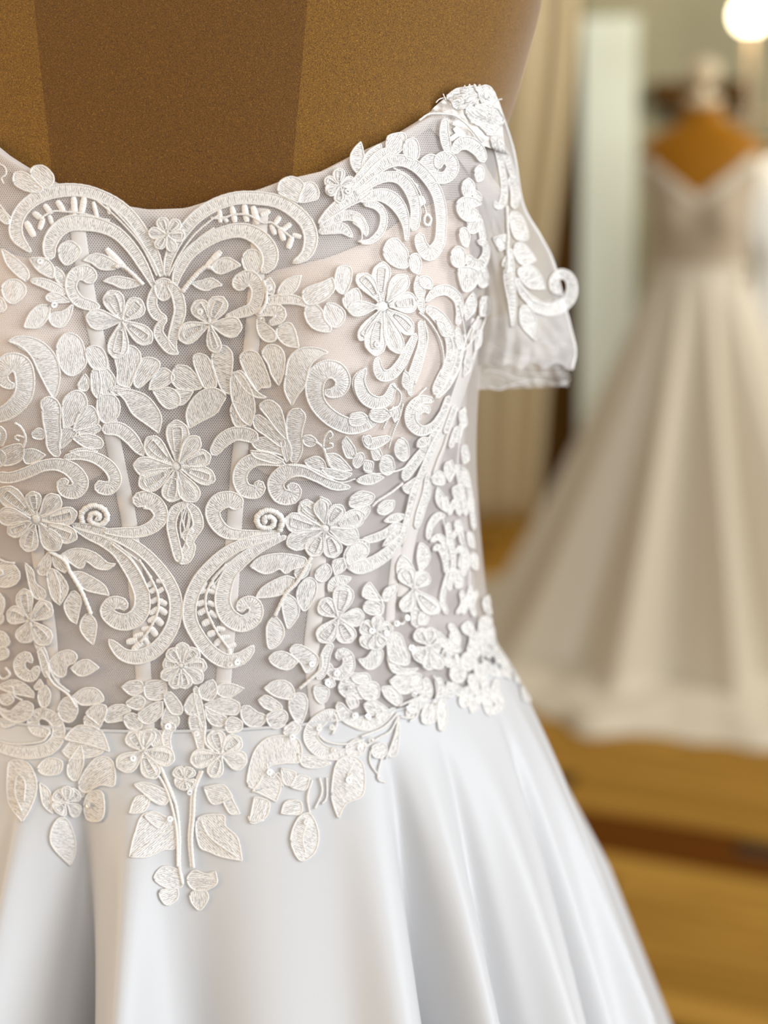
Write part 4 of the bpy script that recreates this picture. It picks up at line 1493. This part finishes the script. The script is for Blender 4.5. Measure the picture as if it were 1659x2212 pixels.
DZ = -0.06
V, F, UV = body_mesh('torso', 0.80, 1.50, 60, 0.0, None, nth=72)
mesh_obj('torso', place(V, .93, DZ), F, M['gold_velvet'], BF)
lathe('neck_cap', [(0.044, 0.0), (0.048, 0.008), (0.046, 0.022), (0.02, 0.03), (0.012, 0.045), (0.03, 0.06), (0.042, 0.085), (0.03, 0.11), (0.001, 0.118)], (BX, BY, 1.435), M['cap'], BF)
lathe('pole', [(0.016, 0.0), (0.016, 0.86)], (BX, BY, 0), M['metal'], BF, 12)
lathe('stand_base', [(0.001, 0.03), (0.03, 0.03), (0.17, 0.012), (0.18, 0.0), (0.001, 0)], (BX, BY, 0), M['metal'], BF)


def vneck(th):
    a = np.abs(th)
    return np.interp(a, [0, 0.9, 1.2, 1.6, math.pi], [1.272, 1.372, 1.365, 1.30, 1.26])


V, F, UV = body_mesh('bodice', 1.045, 0, 40, 0.006, None, nth=120, top=vneck)
mesh_obj('bodice', place(V, .93, DZ), F, M['ivory_lace'], BD)
th = np.linspace(-1.6, 1.6, 90); zt = vneck(th)
rows = [body(th, zt + dz, off) for dz, off in ((-0.028, .0075), (-0.01, .009), (0.0, .008), (.001, .004))]
mesh_obj('neckline_trim', place(np.concatenate(rows), .93, DZ), grid_faces(4, 90), M['ivory_satin'], BD)
# skirt with a train that puddles on the boards
nth, nz = 360, 90
th = np.linspace(-math.pi, math.pi, nth, endpoint=False)
V = []
folds = [(-1.25, .10, .05), (-1.0, .07, -.04), (-.78, .09, .05), (-.52, .08, -.05), (-.22, .08, .06), (0.02, .07, -.03), (.26, .07, .06), (.48, .08, -.05), (.75, .1, .05), (1.1, .1, -.05), (1.4, .1, .05), (1.9, .1, -.04), (2.4, .1, .05), (2.9, .1, -.04), (-1.6, .1, -.05), (-2.1, .1, .05), (-2.7, .1, -.04)]
zs = np.linspace(1.02, 0.05, 70)
for z in zs:
    d = 1.05 - z; t = d / 1.05
    r = 0.115 + 0.40 * t ** 1.15 + 0.05 * t ** 4
    disp = sum(A * np.exp(-(((th - c + math.pi) % (2 * math.pi) - math.pi) / w) ** 2) for c, w, A in folds) * t * 1.7
    rr = r + disp
    V.append(np.stack([rr * np.sin(th), -rr * np.cos(th) * 0.9, np.full(nth, z + 0.012 * math.sin(z * 3))], -1))
for k, e in enumerate((0.03, 0.07, 0.11, 0.15, 0.19, 0.22)):
    rr = r + disp * (1 - k * .1) + e + 0.035 * np.sin(th * 3 + 1) + 0.012 * np.sin(th * 23) * (k > 3) + .12 * np.exp(-((th + 1.9) / .5) ** 2) * e * 4
    zz = [0.045, 0.05, 0.045, 0.035, 0.02, 0.004][k] + (0.012 * np.sin(th * 9 + k) if k < 5 else 0 * th)
    V.append(np.stack([rr * np.sin(th), -rr * np.cos(th) * 0.95, np.maximum(zz, .003)], -1))
V = np.concatenate(V)
mesh_obj('skirt', place(V), grid_faces(len(V) // nth, nth, True), M['ivory_satin'], BD)
# waist ribbon
th = np.linspace(-math.pi, math.pi, 96, endpoint=False)
rows = [body(th, 1.085 + dz + 0 * th, off) for dz, off in ((-0.012, .008), (-.010, .012), (.010, .011), (.012, .007))]
mesh_obj('waist_band', place(np.concatenate(rows), .93, DZ), grid_faces(4, 96, True), M['ivory_satin'], BD)


# linen curtain pulled aside, hanging to the floor
def curtain(name, left, right, y, mat, zb, zt, label, cat, nfold=3, amp=.03):
    """left/right: world x at heights (z, x)"""
    nz, nx = 40, 120; V = []
    for i in range(nz):
        z = zt + (zb - zt) * i / (nz - 1)
        xl = np.interp(z, [p[0] for p in left], [p[1] for p in left]); xr = np.interp(z, [p[0] for p in right], [p[1] for p in right])
        for j in range(nx):
            s = j / (nx - 1)
            V.append((xl + (xr - xl) * s, y + amp * math.sin(s * nfold * 2 * math.pi + .6 * math.sin(z * 2)), z))
    o = mesh_obj(name, V, grid_faces(nz, nx), mat)
    m = o.modifiers.new('cloth', 'SOLIDIFY'); m.thickness = .003
    return tag(o, label, cat)


CY = 4.55


def wz(px, py, y): return at_y(px, py, y).z


def wx(px, py, y): return at_y(px, py, y).x


curtain('curtain', [(0, wx(1000, 1100, CY)), (3, wx(1000, 1100, CY))],
        sorted([(wz(1160, 1105, CY), wx(1160, 1105, CY)), (wz(1185, 800, CY), wx(1185, 800, CY)), (wz(1182, 600, CY), wx(1182, 600, CY)), (wz(1205, 430, CY), wx(1205, 430, CY)),
                (wz(1228, 250, CY), wx(1228, 250, CY)), (wz(1245, 60, CY), wx(1245, 60, CY)), (2.4, wx(1256, -100, CY))]),
        CY, M['curtain'], wz(1080, 1118, CY), 2.4, 'cream linen curtain hanging beside the dark wooden door', 'curtain')
# dark wooden door with a white casing in the back wall
DXL, DXR = wx(1150, 300, WY), wx(1252, 300, WY)
door = structure(box('door_1', (DXL - 0.25, WY - 0.03, 0.0), (DXR, WY, 2.02), M['dark_wood'], None, .004))
for k in range(2):
    box('panel', (DXL - 0.2, WY - 0.045, 0.2 + k * .9), (DXR - .05, WY - .028, .95 + k * .95), M['dark_wood'], door, .008)
structure(box('trim_1', (DXR, WY - 0.05, 0), (wx(1372, 300, WY), WY, wz(1300, 40, WY)), M['trim'], None, .006))
# wall shelf with two turned pegs
SZ = wz(1440, 188, WY)
shelf = box('wall_shelf', (wx(1405, 188, WY), WY - .14, SZ - .06), (wx(1612, 188, WY), WY, SZ + .012), M['dark_wood'], None, .004)
tag(shelf, 'small dark wooden shelf on the back wall behind the gold form', 'shelf')
for px in (1455, 1590):
    box('bracket', (wx(px, 200, WY) - .012, WY - .1, SZ - .12), (wx(px, 200, WY) + .012, WY, SZ - .03), M['dark_wood'], shelf, .003)
hk = at_y(1338, 222, WY)
hook = empty('wall_hook', (hk.x, WY, hk.z), 'small brown hook on the wall beside the white trim', 'hook')
box('back_plate', (hk.x - .03, WY - .012, hk.z - .03), (hk.x + .05, WY, hk.z + .02), M['dark_wood'], hook, .004)
lathe('peg', [(.001, .0), (.012, .0), (.008, .03), (.016, .045), (.001, .05)], (hk.x + .01, WY - .03, hk.z - .03), M['dark_wood'], hook, 12)

# floor lamp with a bare globe
LY = 4.45; lp = at_y(1622, 32, LY)
lamp = empty('floor_lamp', (lp.x, LY, 0), 'slim floor lamp with a bare glowing globe behind the champagne dress', 'lamp')
lathe('base', [(.001, .03), (.02, .03), (.13, .014), (.135, 0), (.001, 0)], (lp.x, LY, 0), M['metal'], lamp)
lathe('pole', [(.012, .02), (.012, lp.z - .05)], (lp.x, LY, 0), M['metal'], lamp, 12)
lathe('socket', [(.012, -.06), (.022, -.055), (.022, -.03), (.001, -.028)], (lp.x, LY, lp.z), M['metal'], lamp, 16)
lathe('bulb', [(.001, -.056)] + [(.056 * math.sin(a), -.056 * math.cos(a)) for a in np.linspace(.2, math.pi - .02, 14)], (lp.x, LY, lp.z), M['bulb'], lamp)
bl = bpy.data.lights.new('bulb_light', 'POINT'); bl.energy = 9; bl.color = (1, .78, .45); bl.shadow_soft_size = .05
blo = bpy.data.objects.new('bulb_light', bl); sc.collection.objects.link(blo); blo.location = (lp.x, LY - .08, lp.z)

# cool white gown hanging from a rail at the right edge
GY = 4.45
gx0 = wx(1592, 560, GY); gzt = wz(1640, 330, GY)
gown = empty('hanging_gown', (gx0 + .25, GY, 0), 'cool white gown hanging from a steel rail at the right edge', 'gown')
n, nz = 160, 40; V = []
for i in range(nz):
    t = i / (nz - 1); z = gzt + (.12 - gzt) * t
    w = np.interp(t, [0, .06, .22, .3, 1], [.10, .19, .20, .15, .33]); dd = np.interp(t, [0, .1, 1], [.04, .08, .2])
    for k in range(n):
        a = 2 * math.pi * k / n; rr = 1 + .09 * t * math.sin(11 * a) + .04 * math.sin(17 * a + 1)
        V.append((gx0 + .22 + w * rr * math.sin(a), GY - dd * rr * math.cos(a), z))
mesh_obj('gown_body', V, grid_faces(nz, n, True), M['gown'], gown)
hz = gzt + .10
v, f, u = tube([(gx0 + .22 - .19, GY, gzt - .01), (gx0 + .22, GY, gzt + .04), (gx0 + .22 + .19, GY, gzt - .01)], [(0, -1, 0)] * 3, .008)
mesh_obj('hanger', v, f, M['dark_wood'], gown)
hp = [(gx0 + .22 + .02 * math.cos(a), GY, hz + .02 * math.sin(a)) for a in np.linspace(-1.57, 3.0, 14)]
v, f, u = tube([(gx0 + .22, GY, gzt + .04)] + hp, [(0, -1, 0)] * 15, .0018)
mesh_obj('hanger_hook', v, f, M['metal'], gown)
rail = empty('clothes_rail', (gx0 + .5, GY, 0), 'steel clothes rail holding the cool white gown', 'clothes rail')
rz = hz + .02 + .004
for x in (gx0 - .05, gx0 + 1.05):
    lathe('post', [(.014, 0), (.014, rz)], (x, GY, 0), M['metal'], rail, 12)
    box('foot', (x - .02, GY - .22, 0), (x + .02, GY + .22, .03), M['metal'], rail, .004)
v, f, u = tube([(gx0 - .05, GY, rz - .01), (gx0 + 1.05, GY, rz - .01)], [(0, -1, 0)] * 2, .012, 10)
mesh_obj('bar', v, f, M['metal'], rail)
